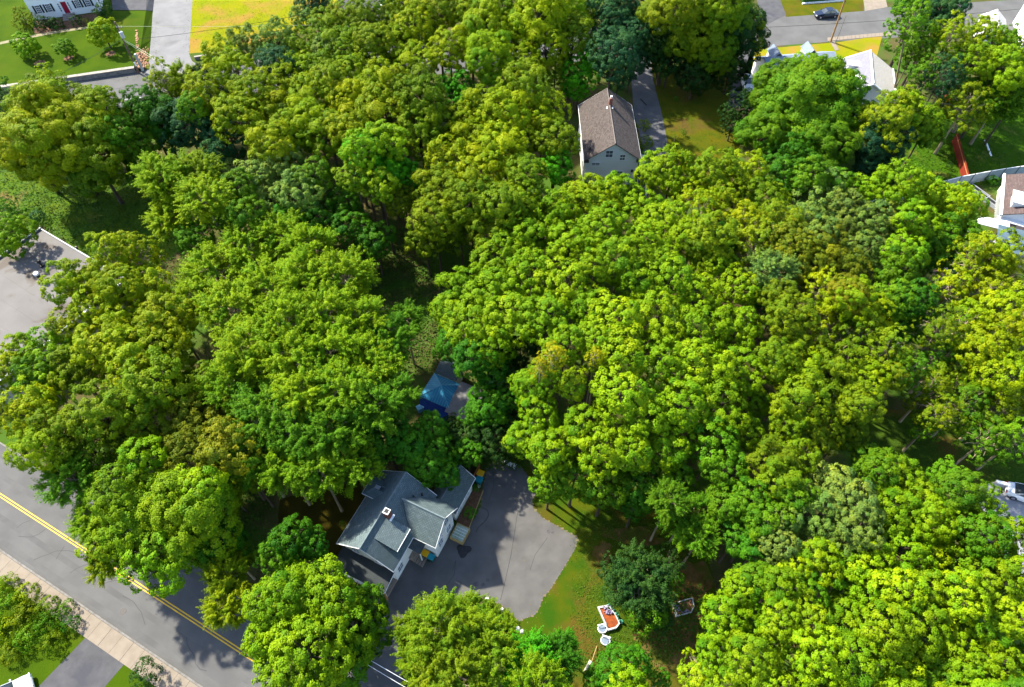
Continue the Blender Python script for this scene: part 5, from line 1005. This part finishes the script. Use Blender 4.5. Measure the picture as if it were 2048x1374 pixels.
TREES = """
maple lime 300 1040 95 9.5|maple lime 245 985 72|maple lime 385 1035 92|maple lime 330 1110 75 8|maple spring 400 975 62 12|maple green 445 1085 55 7|maple lime 230 1070 62 8.5|maple lime 285 915 55
feather mid 140 960 62|feather spring 190 1040 48 8|oak yellow 75 900 52|oak olive 185 900 66|oak yellow 60 830 55|oak olive 205 825 60|maple spring 85 770 52|maple lime 110 705 55
maple yellow 15 740 48|maple spring 40 700 40 9|oak yellow 150 655 48|oak yellow 210 690 55|oak yellow 265 720 60|oak olive 315 765 60|oak yellow 320 690 55|oak yellow 200 610 48|oak yellow 265 640 52
oak yellow 140 570 45|sparse yellow 225 515 52|sparse yellow 275 520 55|oak yellow 345 640 50|oak olive 260 800 50|oak brown 395 850 62|oak brown 455 900 62|oak brown 380 905 48|oak brown 460 830 45 9|oak olive 160 740 52|oak olive 370 790 50 8|oak yellow 300 585 46|oak olive 345 735 46|oak olive 290 850 46|oak olive 420 765 42|oak brown 330 890 45|oak olive 115 860 48|oak yellow 180 560 45|oak yellow 235 575 45|maple mid 70 745 42|oak yellow 320 640 48|oak olive 500 950 42 8|oak mid 440 960 42 8
maple lime 25 470 42 7|sparse mid 15 430 32 6|feather yellow 210 1130 34 8
oak yellow 115 275 100 9|oak yellow 55 300 58 8|oak olive 190 320 72 8|oak olive 170 225 50|oak yellow 80 225 50 11|oak yellow 90 230 60 11|oak dark 30 235 45 8|sparse olive 95 185 40|sparse mid 20 200 40|sparse yellow 100 160 28 12
oak olive 205 210 42|sparse olive 150 195 32|oak mid 215 265 48 9
maple green 285 215 50|oak mid 270 280 52 8|sparse yellow 330 165 38|feather yellow 365 165 40|feather dark 402 150 24 9|maple green 320 245 55 8|oak bluish 375 255 55 8|maple mid 385 215 38|oak bluish 450 275 52 8|oak bluish 440 225 45 8|maple green 290 330 42 5
oak yellow 420 190 48|oak yellow 470 150 46|oak yellow 440 115 34|oak pale 490 90 34|oak pale 555 85 42|oak bluish 550 130 40|oak yellow 505 190 48|oak yellow 475 235 48|oak yellow 545 235 50|oak yellow 600 150 46|oak olive 600 100 36|oak yellow 560 175 45
oak olive 655 60 42|oak olive 700 45 45|oak olive 735 40 42|oak olive 780 60 42|oak yellow 830 45 42|oak yellow 815 10 45|oak olive 875 30 45|oak yellow 905 15 45|oak olive 690 100 48|oak pale 660 110 42|oak olive 745 85 42|oak yellow 790 100 44|oak olive 845 85 45|oak olive 640 145 42
oak yellow 940 30 42|oak spring 965 70 55|oak spring 980 120 55|oak yellow 900 105 45|oak yellow 700 150 42|oak olive 745 140 46|oak yellow 830 135 48|oak yellow 765 175 50|oak olive 800 200 50|oak yellow 620 200 50|oak olive 665 165 45|oak yellow 700 215 55|oak yellow 760 235 60|oak olive 845 205 55|oak yellow 620 250 50
oak olive 660 275 50|oak yellow 590 265 48|oak olive 840 270 52|oak olive 870 240 45|oak yellow 545 290 48|oak yellow 700 265 48
maple vivid 915 178 40 8|maple green 940 200 28 6|oak yellow 970 220 50|oak yellow 930 250 42|oak yellow 1010 235 52|oak yellow 950 290 50|oak yellow 1000 310 55|oak yellow 900 325 50|oak yellow 960 350 52|oak olive 1050 180 50|oak yellow 1040 130 40|oak yellow 1085 235 52|oak olive 1110 285 48|oak yellow 1035 270 45
oak yellow 1075 40 70|oak yellow 1130 30 55|oak olive 1145 85 45|oak yellow 1090 100 48|oak yellow 1030 70 45|oak olive 1110 145 35 7|oak olive 1010 10 50
oak bluish 1215 45 52|oak bluish 1250 25 48|oak bluish 1225 110 48|oak bluish 1260 75 40|oak bluish 1240 140 36 6|oak bluish 1205 90 40 7|oak bluish 1265 120 32 6|maple vivid 1160 150 40 7|maple vivid 1180 125 24 8|maple vivid 1150 178 30 5|maple vivid 1110 335 42 8
oak dark 1350 70 76 7|oak olive 1345 25 62 11|oak olive 1385 75 55 11|oak dark 1450 70 76 8|oak olive 1420 110 50 7|oak olive 1490 70 46 9|oak olive 1440 20 60 12|oak dark 1340 120 42 5|oak dark 1460 145 36 4|oak dark 1390 155 36 4|oak dark 1310 90 40 7
bush dark 1478 222 40 4|bush dark 1465 250 28 3|bush dark 1500 205 30 4
maple mid 1605 225 112 9|maple mid 1560 180 62|maple lime 1640 170 68|maple mid 1690 220 62|maple mid 1530 265 58 8|maple mid 1650 290 62 8|maple green 1575 310 55 7|maple mid 1690 175 34|maple lime 1600 150 48 11
oak bluish 1760 295 58 7|maple spring 1800 220 50|sparse olive 1775 240 60|maple mid 1850 260 40 7|maple lime 1830 250 45 8|sparse bluish 1740 310 45 6|maple spring 1812 200 28
oak green 1840 12 58|oak bluish 1880 28 50|sparse mid 1820 50 48 13|sparse mid 1850 95 42|sparse mid 1825 110 32|sparse bluish 1880 160 45|sparse mid 1850 150 36|sparse spring 1900 75 42 12|maple spring 1965 75 50|maple spring 1950 120 42|sparse mid 1990 100 45|maple spring 2010 140 52|maple spring 2040 110 45|sparse mid 1960 180 50 9|sparse olive 1925 220 50 8|maple mid 2030 200 40 8|sparse mid 1905 140 40|feather mid 2000 200 48 8
feather spring 355 375 78|feather spring 320 350 45|feather spring 410 400 55|feather spring 340 440 42 8|feather spring 400 345 42 12|oak mid 440 430 40 8|oak mid 390 480 38 7
maple pale 520 345 48|maple pale 575 330 48|maple pale 600 385 52|maple pale 540 395 48|maple mid 480 380 42|maple mid 630 350 40|maple green 640 440 42 8|maple green 700 455 42 8|maple green 750 480 40 7|maple green 690 405 38 8|maple green 580 440 40 8|maple mid 490 430 42
maple vivid 745 320 75 11|maple lime 770 285 48 14|maple lime 710 350 42 13|maple vivid 800 350 42|maple lime 760 370 42 12|maple lime 720 300 40 14
oak olive 880 385 50|oak olive 940 400 52|oak olive 1000 410 52|oak olive 870 440 48 9|oak olive 920 460 48 9|oak olive 980 470 45 9|oak olive 1050 350 45|oak olive 1040 400 42|oak olive 850 480 38 7|oak olive 800 400 36 8
feather spring 430 545 66|feather spring 495 500 62|feather spring 565 480 58|feather spring 620 500 58|feather spring 690 560 62|feather spring 540 580 66|feather spring 600 560 60|feather spring 470 620 60|feather spring 390 600 48|feather spring 570 650 66|feather spring 650 630 60|feather spring 720 640 52|feather spring 500 700 66
feather spring 590 720 66 13|feather spring 660 700 62 13|feather spring 740 720 60|feather spring 610 780 60 13|feather lime 680 780 62|feather spring 735 745 50 14|feather lime 470 770 58|feather mid 530 830 66|feather mid 600 860 66|feather mid 670 860 66|feather mid 740 810 60|feather lime 570 930 58|feather lime 640 940 55|feather mid 510 910 55|feather lime 710 930 50|feather mid 790 790 48 9|feather mid 780 680 48|feather mid 810 640 38 8
maple green 770 870 55 8|maple green 730 900 48 8|maple green 860 860 42 7|maple green 850 930 42 6.5|maple green 820 890 48 7.5|maple green 890 945 35 5.5|maple green 870 900 38 6.5|maple green 935 905 32 5
maple green 945 715 55 9|maple green 905 690 42 8|maple green 985 740 42 8|maple green 975 810 48 6.5|maple green 950 830 30 6|maple green 1015 800 30 7|maple dark 950 870 42 4.5|maple dark 995 885 45 4.5|maple dark 905 860 30 4|maple dark 1020 840 32 5|maple dark 1010 760 45 7|maple dark 1040 700 45 7
maple spring 1190 400 55 12|maple spring 1150 425 55 12|maple spring 1100 440 60|maple spring 1240 390 50 12|maple spring 1050 480 62|maple lime 1000 520 60|maple spring 1065 430 40 12|maple spring 1290 420 45|maple spring 1140 490 62|maple spring 1210 460 58 12|maple lime 930 580 58|maple lime 985 590 60 12|maple lime 900 620 45 9|maple spring 1060 560 66 12|maple spring 1130 570 55
maple spring 1345 345 55 9|maple lime 1310 340 42 9|maple lime 1375 370 38 8|maple spring 1330 450 52 12|maple spring 1290 490 50|maple spring 1240 520 58|maple mid 1190 530 42 9|maple spring 1420 530 42|maple spring 1270 560 52 12|maple spring 1340 560 55 12|maple spring 1390 590 50|maple spring 1480 580 50|maple mid 1440 520 35 8|maple spring 1370 480 45 10|oak olive 1400 500 40 9|maple mid 1330 520 38 8
maple lime 950 650 62 9|maple spring 1020 640 60 12|maple mid 985 690 50 8|maple spring 1090 640 60|maple spring 1180 620 55 12|maple spring 1230 640 55|maple spring 1310 640 60 13|maple spring 1400 660 60 12|maple spring 1470 660 55|maple mid 1130 690 48|maple spring 1240 710 62 13|maple spring 1320 730 62 13|maple spring 1400 740 62 12|maple spring 1480 740 58|maple spring 1190 680 45
sparse gold 1105 712 30 16|sparse spring 1195 715 38 12|maple spring 1085 755 40 11|sparse gold 1080 735 22 16|sparse gold 1190 712 20 16|maple spring 1060 770 45 11|maple spring 1080 830 52 10|maple spring 1050 880 48 9|maple spring 1100 900 55|maple spring 1145 770 35 10
maple spring 1240 790 60 12|maple spring 1290 830 58 12|maple spring 1360 810 60 12|maple spring 1440 810 62|maple spring 1500 800 42|maple mid 1170 850 48|maple spring 1200 900 55|maple spring 1260 900 55|maple spring 1340 890 58|maple mid 1430 890 58|maple mid 1490 870 45|maple mid 1150 950 52 8|maple mid 1100 965 40 7|maple mid 1210 970 52 8|maple green 1280 975 48 7.5|maple mid 1350 960 45 8|maple green 1270 1010 32 6
sparse yellow 1400 430 48|sparse yellow 1380 400 40|oak yellow 1450 400 52|oak olive 1430 340 42|oak yellow 1485 350 45|sparse yellow 1480 450 50|oak olive 1520 400 50|oak olive 1430 470 45|sparse olive 1510 490 52|oak olive 1555 450 48|maple green 1450 480 42 9
maple green 1570 355 50|maple mid 1620 350 48|maple pale 1640 400 58|maple pale 1690 430 58|maple pale 1610 450 52|maple mid 1680 370 42|maple pale 1740 450 52|maple pale 1720 500 52|maple pale 1780 440 48|maple lime 1750 380 46|maple lime 1800 370 50|maple spring 1840 390 46|maple lime 1830 440 48|maple spring 1900 410 50 9|maple spring 1935 412 38 9|maple mid 1870 400 42 8|maple mid 1900 470 48 8|maple lime 1910 455 34 8|maple mid 1850 490 45 8|maple green 1880 510 42 7
oak brown 1580 490 50|oak brown 1620 520 50|oak brown 1680 540 52|oak brown 1650 490 42|oak brown 1590 550 48|oak brown 1700 590 42|feather pale 1545 545 48|maple green 1550 590 45 8|maple pale 1640 470 40
maple mid 1800 540 55|maple lime 1810 510 45|maple mid 1790 600 52|maple green 1830 600 48|maple green 1810 650 45 8|maple green 1770 640 35 8
sparse yellow 1640 580 46|oak yellow 1700 600 46|oak olive 1580 640 50|oak olive 1560 600 40|sparse yellow 1660 650 52|sparse olive 1720 680 52|oak yellow 1740 630 42|sparse olive 1770 700 50|oak olive 1610 700 52|oak yellow 1590 745 52|oak olive 1670 740 52|oak yellow 1730 760 45|oak olive 1600 800 52|oak olive 1670 820 55|oak olive 1720 810 42|oak olive 1690 865 40 8|oak olive 1780 740 45|oak olive 1550 720 42|oak olive 1640 870 42|oak olive 1575 850 40
sparse yellow 1940 520 48|oak yellow 1990 510 45|sparse yellow 2030 540 50|sparse yellow 1900 580 42|sparse yellow 1960 590 58|oak yellow 2020 620 55|sparse yellow 1930 650 52|sparse yellow 2000 680 58|oak yellow 1960 700 50|sparse yellow 2040 690 45|sparse olive 1880 660 46|sparse mid 1880 720 52 7|sparse olive 1920 750 55 7|oak yellow 2000 750 55|sparse olive 1860 780 50 7|sparse mid 1930 810 52 7|sparse olive 1990 820 58 7|sparse yellow 2040 800 50 7|sparse mid 1970 880 50 7|sparse mid 2030 880 50 7|sparse olive 1880 830 45 8|sparse mid 1810 740 40 9|sparse mid 1850 860 30 5
oak olive 1545 920 45|oak olive 1595 920 42|oak olive 1560 960 42|maple mid 1455 940 48|maple mid 1500 1000 52|maple mid 1450 1010 45 9|feather mid 1370 1030 55 9|feather mid 1400 1075 40 8|feather mid 1340 1000 42 9|maple mid 1530 1040 48|maple green 1480 1070 42 8|maple green 1520 1090 45
maple pale 1660 970 55|maple pale 1700 1000 62|maple pale 1635 1030 58|maple pale 1720 1050 52|maple pale 1680 1070 55|maple pale 1570 1040 42|maple pale 1560 1090 48|maple mid 1590 990 40
maple mid 1760 940 48|maple lime 1800 960 58|maple spring 1840 1000 55|maple mid 1740 920 36 8|maple lime 1790 1030 58|maple spring 1860 1040 52|maple mid 1920 980 55|maple lime 1960 1020 52|maple spring 1910 1050 52|maple mid 1970 1070 52|maple lime 2020 1070 50|maple mid 1900 960 40 8|maple spring 1990 1100 52
maple lime 1800 1100 58|maple spring 1870 1110 60|maple lime 1930 1120 58|maple spring 1740 1120 55|maple lime 1690 1150 58|maple spring 1640 1120 50|maple mid 1620 1180 48|maple lime 1560 1170 52 12|maple spring 1590 1140 40|maple mid 1510 1160 48|maple lime 1480 1180 46|maple lime 1740 1190 60 12|maple spring 1800 1180 58|maple lime 1860 1190 58|maple spring 1930 1190 58|maple lime 1990 1170 58|maple spring 2040 1150 50
maple lime 1450 1240 52|maple lime 1500 1250 55|maple lime 1560 1240 48 12|maple spring 1620 1240 50 13|maple lime 1690 1240 60|maple spring 1770 1260 62 13|maple lime 1840 1260 60|maple spring 1910 1270 60|maple lime 1980 1250 58|maple spring 2040 1240 52|maple lime 1430 1310 52|maple lime 1500 1320 60 12|maple lime 1570 1310 58|maple spring 1640 1310 60 13|maple lime 1710 1320 60|maple spring 1790 1330 62|maple mid 1860 1340 60|maple lime 1930 1340 60|maple spring 2000 1330 60|maple mid 2045 1330 45
sparse spring 1400 1350 45 9|maple lime 1450 1390 55|maple lime 1530 1390 60|maple lime 1620 1390 60|maple spring 1700 1400 62|maple lime 1790 1400 62|maple spring 1880 1400 62|maple lime 1960 1400 60|maple mid 2040 1400 55
bush dark 1265 1150 60 5|bush dark 1300 1190 52 5|bush dark 1240 1170 38 4.5|bush mid 1290 1225 42 5|bush dark 1340 1120 36 4|bush green 1345 1160 24 3|bush dark 1320 1240 26 3|feather dark 1280 1165 62 6.5
feather olive 880 1260 78 9|feather olive 940 1240 60 9|feather olive 960 1310 66 10|feather olive 850 1320 60 10|feather olive 910 1350 66 10|feather olive 990 1260 42 7|feather olive 830 1260 40 8
feather vivid 1060 1330 55 8|feather green 1110 1320 48 7|feather lime 1080 1375 58 9|feather vivid 1130 1290 28 5|maple green 1230 1340 50 7|maple green 1270 1330 38 6|maple lime 1250 1380 55 8|maple green 1320 1360 22 4|maple green 1190 1370 30 6
maple lime 610 1230 112 9|maple lime 560 1200 62 11|maple lime 660 1190 66|maple lime 700 1260 70 9|maple lime 620 1310 85 10|maple spring 540 1270 62 11|maple mid 735 1210 46 7|maple mid 740 1280 42 7|maple lime 590 1370 75|maple mid 690 1330 55 8
maple green 580 1080 48 8|maple mid 550 1110 38 8|maple green 625 1090 35 7|feather yellow 455 1150 42 7|feather yellow 450 1210 45 7|feather olive 470 1120 35 6
"""
for line in TREES.replace("\n", "|").split("|"):
    q = line.split()
    if len(q) >= 5: T(float(q[2]), float(q[3]), float(q[4]), q[0], q[1], float(q[5]) if len(q) > 5 else None)
# unique labels: look + rank by distance + direction from the nearest landmark
DIRS = ['right of', 'below and right of', 'below', 'below and left of', 'left of', 'above and left of', 'above', 'above and right of']
bk_ = {}
for t in trees:
    x, y = t['px'], t['py']; lm = min(LM, key=lambda l: (l[0] - x) ** 2 + (l[1] - y) ** 2)
    a_ = math.degrees(math.atan2(y - lm[1], x - lm[0])) % 360; t['dir'] = DIRS[int(((a_ + 22.5) % 360) // 45)]; t['lm'] = lm[2]; t['d'] = math.hypot(x - lm[0], y - lm[1])
    bk_.setdefault((t['st'], t['col'], t['dir'], t['lm']), []).append(t)
ORD = ['nearest', 'second nearest', 'third nearest', 'fourth nearest', 'fifth nearest', 'sixth nearest', 'seventh nearest', 'eighth nearest', 'ninth nearest', 'tenth nearest', 'eleventh nearest', 'twelfth nearest', 'thirteenth nearest', 'fourteenth nearest', 'fifteenth nearest', 'sixteenth nearest']
SH = {'maple': 'knobbly maple', 'oak': 'billowing oak', 'feather': 'feathery locust', 'sparse': 'thin-crowned tree', 'bush': 'dense rounded shrub'}
for k_, lst in bk_.items():
    lst.sort(key=lambda t: t['d'])
    for i, t in enumerate(lst):
        t['label'] = CW[k_[1]] + ' ' + SH[k_[0]] + (', ' + ORD[min(i, 15)] if len(lst) > 1 else ',') + ' ' + k_[2] + ' ' + k_[3]
tr_r = random.Random(11)
def rect(o, x0, x1, y0, y1):
    a = o.rotation_euler.z; L = o.location
    return [(L.x + x * math.cos(a) - y * math.sin(a), L.y + x * math.sin(a) + y * math.cos(a)) for x, y in ((x0, y0), (x1, y0), (x1, y1), (x0, y1))]
def band(a, b, lo, hi):
    t = (b - a).normalized(); n = Vector((-t.y, t.x, 0)); return [tuple((p + n * k)[:2]) for p, k in ((a, lo), (b, lo), (b, hi), (a, hi))]
FORBID = [[tuple(rp(*q)[:2]) for q in ((-80, KW - 2.4), (140, KW - 2.4), (140, NEO + .5), (-80, NEO + .5))], [tuple(p[:2]) for p in pad],
          rect(H1, -1.8, 8.6, -.2, 6.6), rect(H1, 3.6, 8.3, -2.6, .5), rect(H1, 8, 12.8, -3.2, 1.2), rect(H2, -.6, 13.4, -5.2, 4.4), rect(H3, -1, LH + 1, -2, 9), rect(H4, -.5, FW + .5, -FD - 6, .5),
          rect(PV, -2.3, 2.3, -2.6, 2.1), rect(sh, -1.8, 1.8, -2.3, 2.3), rect(s2, -1.5, 1.5, -1.4, 1.4), rect(CP, -.3, LC + .3, -3.2, 4.3), rect(GH, -2.8, LG + .5, -5, 4.8), rect(WH, -2.4, 9.5, -6, 2), rect(WG, -.3, 6.3, -4.3, .3), rect(RH, -.6, LR + .6, -9, .4),
          [tuple(p[:2]) for p in px([(1262, 150), (1272, 90), (1300, 90), (1306, 160), (1322, 220), (1337, 295), (1340, 345), (1296, 350), (1285, 290), (1268, 225)])],
          [tuple(p[:2]) for p in px([(291, 160), (306, 22), (312, -60), (392, -60), (378, 107), (420, 140), (440, 160)])], [tuple(p[:2]) for p in px([(1476, 80), (1515, 80), (1503, 180), (1480, 215), (1455, 215)])]]
for i_ in range(len(up) - 1): FORBID.append(band(up[i_], up[i_ + 1], -5.5, 5.5))
def inside(p, poly):
    c = False; n = len(poly)
    for i in range(n):
        a = poly[i]; b = poly[i - 1]
        if (a[1] > p[1]) != (b[1] > p[1]) and p[0] < (b[0] - a[0]) * (p[1] - a[1]) / (b[1] - a[1] + 1e-12) + a[0]: c = not c
    return c
def off_paving(p):
    p = Vector((p[0], p[1]))
    for it in range(4):
        moved = False
        for poly in FORBID:
            if inside(p, poly):
                best = None
                for i in range(len(poly)):
                    a = Vector(poly[i]); b = Vector(poly[i - 1]); ab = b - a; t_q = max(0, min(1, (p - a).dot(ab) / max(ab.length_squared, 1e-9))); q = a + ab * t_q
                    if best is None or (q - p).length < best[0]: best = ((q - p).length, q)
                dq = best[1] - p; dq = dq.normalized() if dq.length > 1e-6 else Vector((1, 0)); p = best[1] + dq * .7; moved = True
        if not moved: break
    return p
def place(t):
    st_n = t['st']; cand = VAR[st_n]; Rw = t['R']
    best = min(cand, key=lambda v: abs(math.log(Rw / v[0])) + tr_r.uniform(0, .22))
    R0, k, me, lm = best; s_ = Rw / R0; nm, desc, grp = SW[st_n]
    c = t['c']; bs = off_paving(c) if st_n != 'bush' else c; e = empty(nm, (bs[0], bs[1], 0), tr_r.uniform(0, 6.28), t['label'], 'tree' if st_n != 'bush' else 'shrub', grp)
    base = COL[t['col']]; f = tr_r.uniform(.80, 1.18); g = tr_r.uniform(.88, 1.1)
    if t.get('calm'): f = 1 + (f - 1) * .45; g = 1 + (g - 1) * .5
    cr_ = bpy.data.objects.new('crown', me); S.collection.objects.link(cr_); cr_.parent = e; ez = e.rotation_euler.z; ox, oy = c.x - bs[0], c.y - bs[1]; ox, oy = ox * math.cos(ez) + oy * math.sin(ez), -ox * math.sin(ez) + oy * math.cos(ez); cr_.location = (ox, oy, c.z)
    cr_.scale = (s_ * tr_r.uniform(.94, 1.06), s_ * tr_r.uniform(.94, 1.06), s_ * tr_r.uniform(.88, 1.1)); cr_.color = (base[0] * f * g, base[1] * f, base[2] * f, 1)
    cr_.rotation_euler = (tr_r.uniform(-.12, .12), tr_r.uniform(-.12, .12), 0)
    if st_n != 'bush' or Rw > 1.5:
        lb = bpy.data.objects.new('limbs', lm); S.collection.objects.link(lb); lb.parent = e; lb.location = cr_.location; lb.scale = cr_.scale; lb.rotation_euler = cr_.rotation_euler
        tk = bpy.data.objects.new('trunk', TRKP if st_n in ('sparse', 'feather') else TRK); S.collection.objects.link(tk); tk.parent = e
        w_ = max(.1, Rw * .05); hh = max(.5, c.z - Rw * k * .35); tv = Vector((ox, oy, hh)); tk.scale = (w_, w_, tv.length); tk.rotation_euler = tv.to_track_quat('Z', 'Y').to_euler()
    return e
for t in trees: place(t)
# garden and yard trees and shrubs, upper left
def small(px_, py_, r_, st_n, col, zc, label, cat='tree', name=None, base_z=0.0):
    c = P(px_, py_, zc); t = dict(px=px_, py=py_, c=c, R=r_ / dens(c), st=st_n, col=col, r=r_, label=label); e = place(t)
    if name: e.name = name
    e['category'] = cat; e['group'] = 'young trees and shrubs in the yards'; return e
small(52, 92, 27, 'maple', 'lime', 2.9, "small bright green tree, leftmost in the red-doored house lawn", name='young_tree')
small(130, 96, 20, 'maple', 'mid', 2.5, "wispy young tree between two small trees on the dark lawn", name='young_tree')
small(207, 67, 31, 'maple', 'spring', 3.6, "bright yellow-green small tree left of the corner utility pole", name='young_tree')
small(48, 38, 24, 'bush', 'brown', 2.2, "orange-tinged bush at the left corner of the red-doored house", 'shrub', 'shrub')
small(86, 47, 18, 'bush', 'dark', 1.9, "larger clipped dark bush left of the red door", 'shrub', 'shrub')
small(111, 47, 15, 'bush', 'dark', 1.8, "smaller clipped dark bush next to the stone steps, left side", 'shrub', 'shrub')
small(152, 41, 13, 'bush', 'dark', 1.8, "clipped dark bush just right of the stone steps", 'shrub', 'shrub')
small(172, 42, 8, 'bush', 'brown', 1.4, "low brownish bush right of the steps", 'shrub', 'shrub')
small(205, 20, 20, 'bush', 'dark', 2.4, "round dark bush at the right corner of the red-doored house", 'shrub', 'shrub')
for i, (q, r) in enumerate([((79, 126), .95), ((137, 116), .8), ((221, 107), .85)]):
    p = P(*q, LZ2); sheet("mulch_ring", [(p.x + math.cos(t * .5236) * r, p.y + math.sin(t * .5236) * r) for t in range(12)], SOIL, LZ2 + .004)
small(626, 2, 40, 'oak', 'bluish', 5, "dark bluish tree left of the striped flag")
small(606, 40, 26, 'oak', 'pale', 4, "pale shrubby tree at the edge of the yellow lawn")
small(642, 26, 13, 'bush', 'gold', 2, "orange-red bush below the dark tree by the flag", 'shrub', 'shrub').children[0].color = (.45, .13, .02, 1)
small(290, 1348, 32, 'bush', 'dark', 1.6, "white-flowering shrub on the verge at the lower left sidewalk", 'shrub', 'shrub')
LL = [(12, 1172, 26, 'olive', "olive low bush at the upper tip of the lower left thicket"), (52, 1190, 26, 'yellow', "yellow-tinged low bush near the upper tip of the lower left thicket"), (10, 1215, 30, 'mid', "fresh green low bush at the left edge of the lower thicket, upper one"), (95, 1212, 24, 'olive', "olive low bush against the sidewalk, left of the leaning one"), (52, 1232, 30, 'olive', "large olive low bush in the middle of the lower left thicket"),
      (98, 1246, 26, 'mid', "fresh green low bush in the middle right of the lower left thicket"), (134, 1214, 16, 'mid', "small fresh green bush leaning over the sidewalk edge"), (10, 1265, 30, 'yellow', "yellow-green low bush at the left edge of the lower thicket"), (58, 1275, 28, 'mid', "fresh green low bush above the white car at lower left"), (104, 1284, 24, 'olive', "olive low bush nearest the lower left driveway"), (20, 1308, 24, 'olive', "olive low bush just above the white car at lower left"), (142, 1248, 18, 'green', "small mid green bush at the corner of sidewalk and lower driveway")]
for (x, y, r, c_, lb) in LL: small(x, y, r, 'bush', c_, .7, lb, 'shrub', 'shrub')
for (x, y, r, c_, lb) in [(940, 1025, 12, 'vivid', "vivid green bush in the border by the ell wall"), (952, 975, 9, 'green', "small green bush next to the ell bins"), (1288, 250, 14, 'olive', "narrow olive bush, upper one between brown-roofed house and drive"), (1292, 285, 15, 'olive', "narrow olive bush, lower one between brown-roofed house and drive"), (1268, 352, 16, 'dark', "dark bush at the foot of the pale gable wall"), (75, 432, 15, 'bluish', "bluish round bush on the rough grass above the flat roof"), (2015, 385, 17, 'dark', "dark bush between planter troughs and right edge house"), (1985, 360, 14, 'green', "green bush under the grey panel fence"), (685, 1048, 7, 'green', "tiny green bush alone on the brown lawn"), (700, 8, 9, 'dark', "tiny dark bush on the upper driveway edge"), (1368, 265, 6, 'green', "tiny low plant on the olive lawn"), (1352, 197, 5, 'green', "tiny dark weed tuft high on the olive lawn"), (1050, 1275, 16, 'mid', "low plant by the white garden stones"), (1015, 1240, 14, 'brown', "brownish low plant at the lower edge of the pad"), (1900, 330, 7, 'dark', "small dark plant left of the red fence")]:
    small(x, y, r, 'bush', c_, .7, lb, 'shrub', 'shrub')
# hedge at the top
HED = mat("hedge_leaf", (.02, .07, .008), (.035, .10, .01), 5, .9, .08, 8)
for (q0, q1, lb) in (((1605, 8), (1685, 2), "dark clipped hedge with white kerb above the navy sedan"), ((762, 12), (806, 6), "dark clipped hedge beside the upper driveway")):
    a = P(*q0, 0); b = P(*q1, 0); t = b - a; e = empty("hedge", a, math.atan2(t.y, t.x), lb, "hedge"); mb = MB(); r5 = random.Random(5)
    MB().box(0, t.length, .15, 5.5, 0, 1.0).build("foliage", HED, e, bevel=.2); MB().box(-.1, t.length + .1, -.2, .1, 0, .25).build("kerb_edge", TRIM, e)

# ------------------------------------------------------------------ undergrowth (uncountable)
r = np.random.default_rng(5)
def undergrowth(name, regions, n, hmax, size, label, col):
    pos = []; 
    for (x0, y0, x1, y1, w_) in regions:
        m_ = int(n * w_); qx = x0 + (x1 - x0) * (r.beta(1.7, 1.7, m_) * 1.3 - .15); qy = y0 + (y1 - y0) * (r.beta(1.7, 1.7, m_) * 1.3 - .15)
        for a_, b_ in zip(qx, qy):
            p = P(a_, b_); pos.append((p.x, p.y, 0))
    pos = np.array(pos); f = np.sin(pos[:, 0] * .9 + np.sin(pos[:, 1] * .7) * 2) * np.sin(pos[:, 1] * 1.1 + np.sin(pos[:, 0] * .5)) * .5 + .5
    pos[:, 2] = r.uniform(0, 1, len(pos)) * hmax * (.15 + f ** 2); nrm = np.stack([r.normal(0, .5, len(pos)), r.normal(0, .5, len(pos)), np.ones(len(pos))], -1)
    me = leaf_mesh(name, pos, nrm, size * r.uniform(.6, 1.3, len(pos)), .4 + .3 * (f - .5) + r.normal(0, .15, len(pos)), r)
    o = bpy.data.objects.new(name, me); S.collection.objects.link(o); o.color = (*col, 1); tag(o, label, None, None, "stuff"); return o
undergrowth("undergrowth", [(-60, 330, 330, 560, 1.2), (380, 300, 900, 700, .6), (700, 480, 950, 720, .7), (900, 830, 1040, 930, .3), (1560, 200, 2000, 380, .5), (1280, 1180, 1480, 1300, .1), (380, 850, 520, 1100, .3)], 14000, .9, .28, "weeds and low brush under the trees", (.06, .12, .008))
undergrowth("grass_tufts", [(1165, 1030, 1330, 1350, 1.6), (1290, 150, 1460, 400, .8), (0, 40, 290, 150, .6), (390, 0, 600, 100, .5), (1880, 200, 2100, 360, 1.0), (1700, 850, 2048, 980, .5), (-20, 1200, 95, 1330, .6)], 9000, .10, .16, "tufts of longer grass on the lawns", (.075, .115, .008))
print("trees", len(trees))
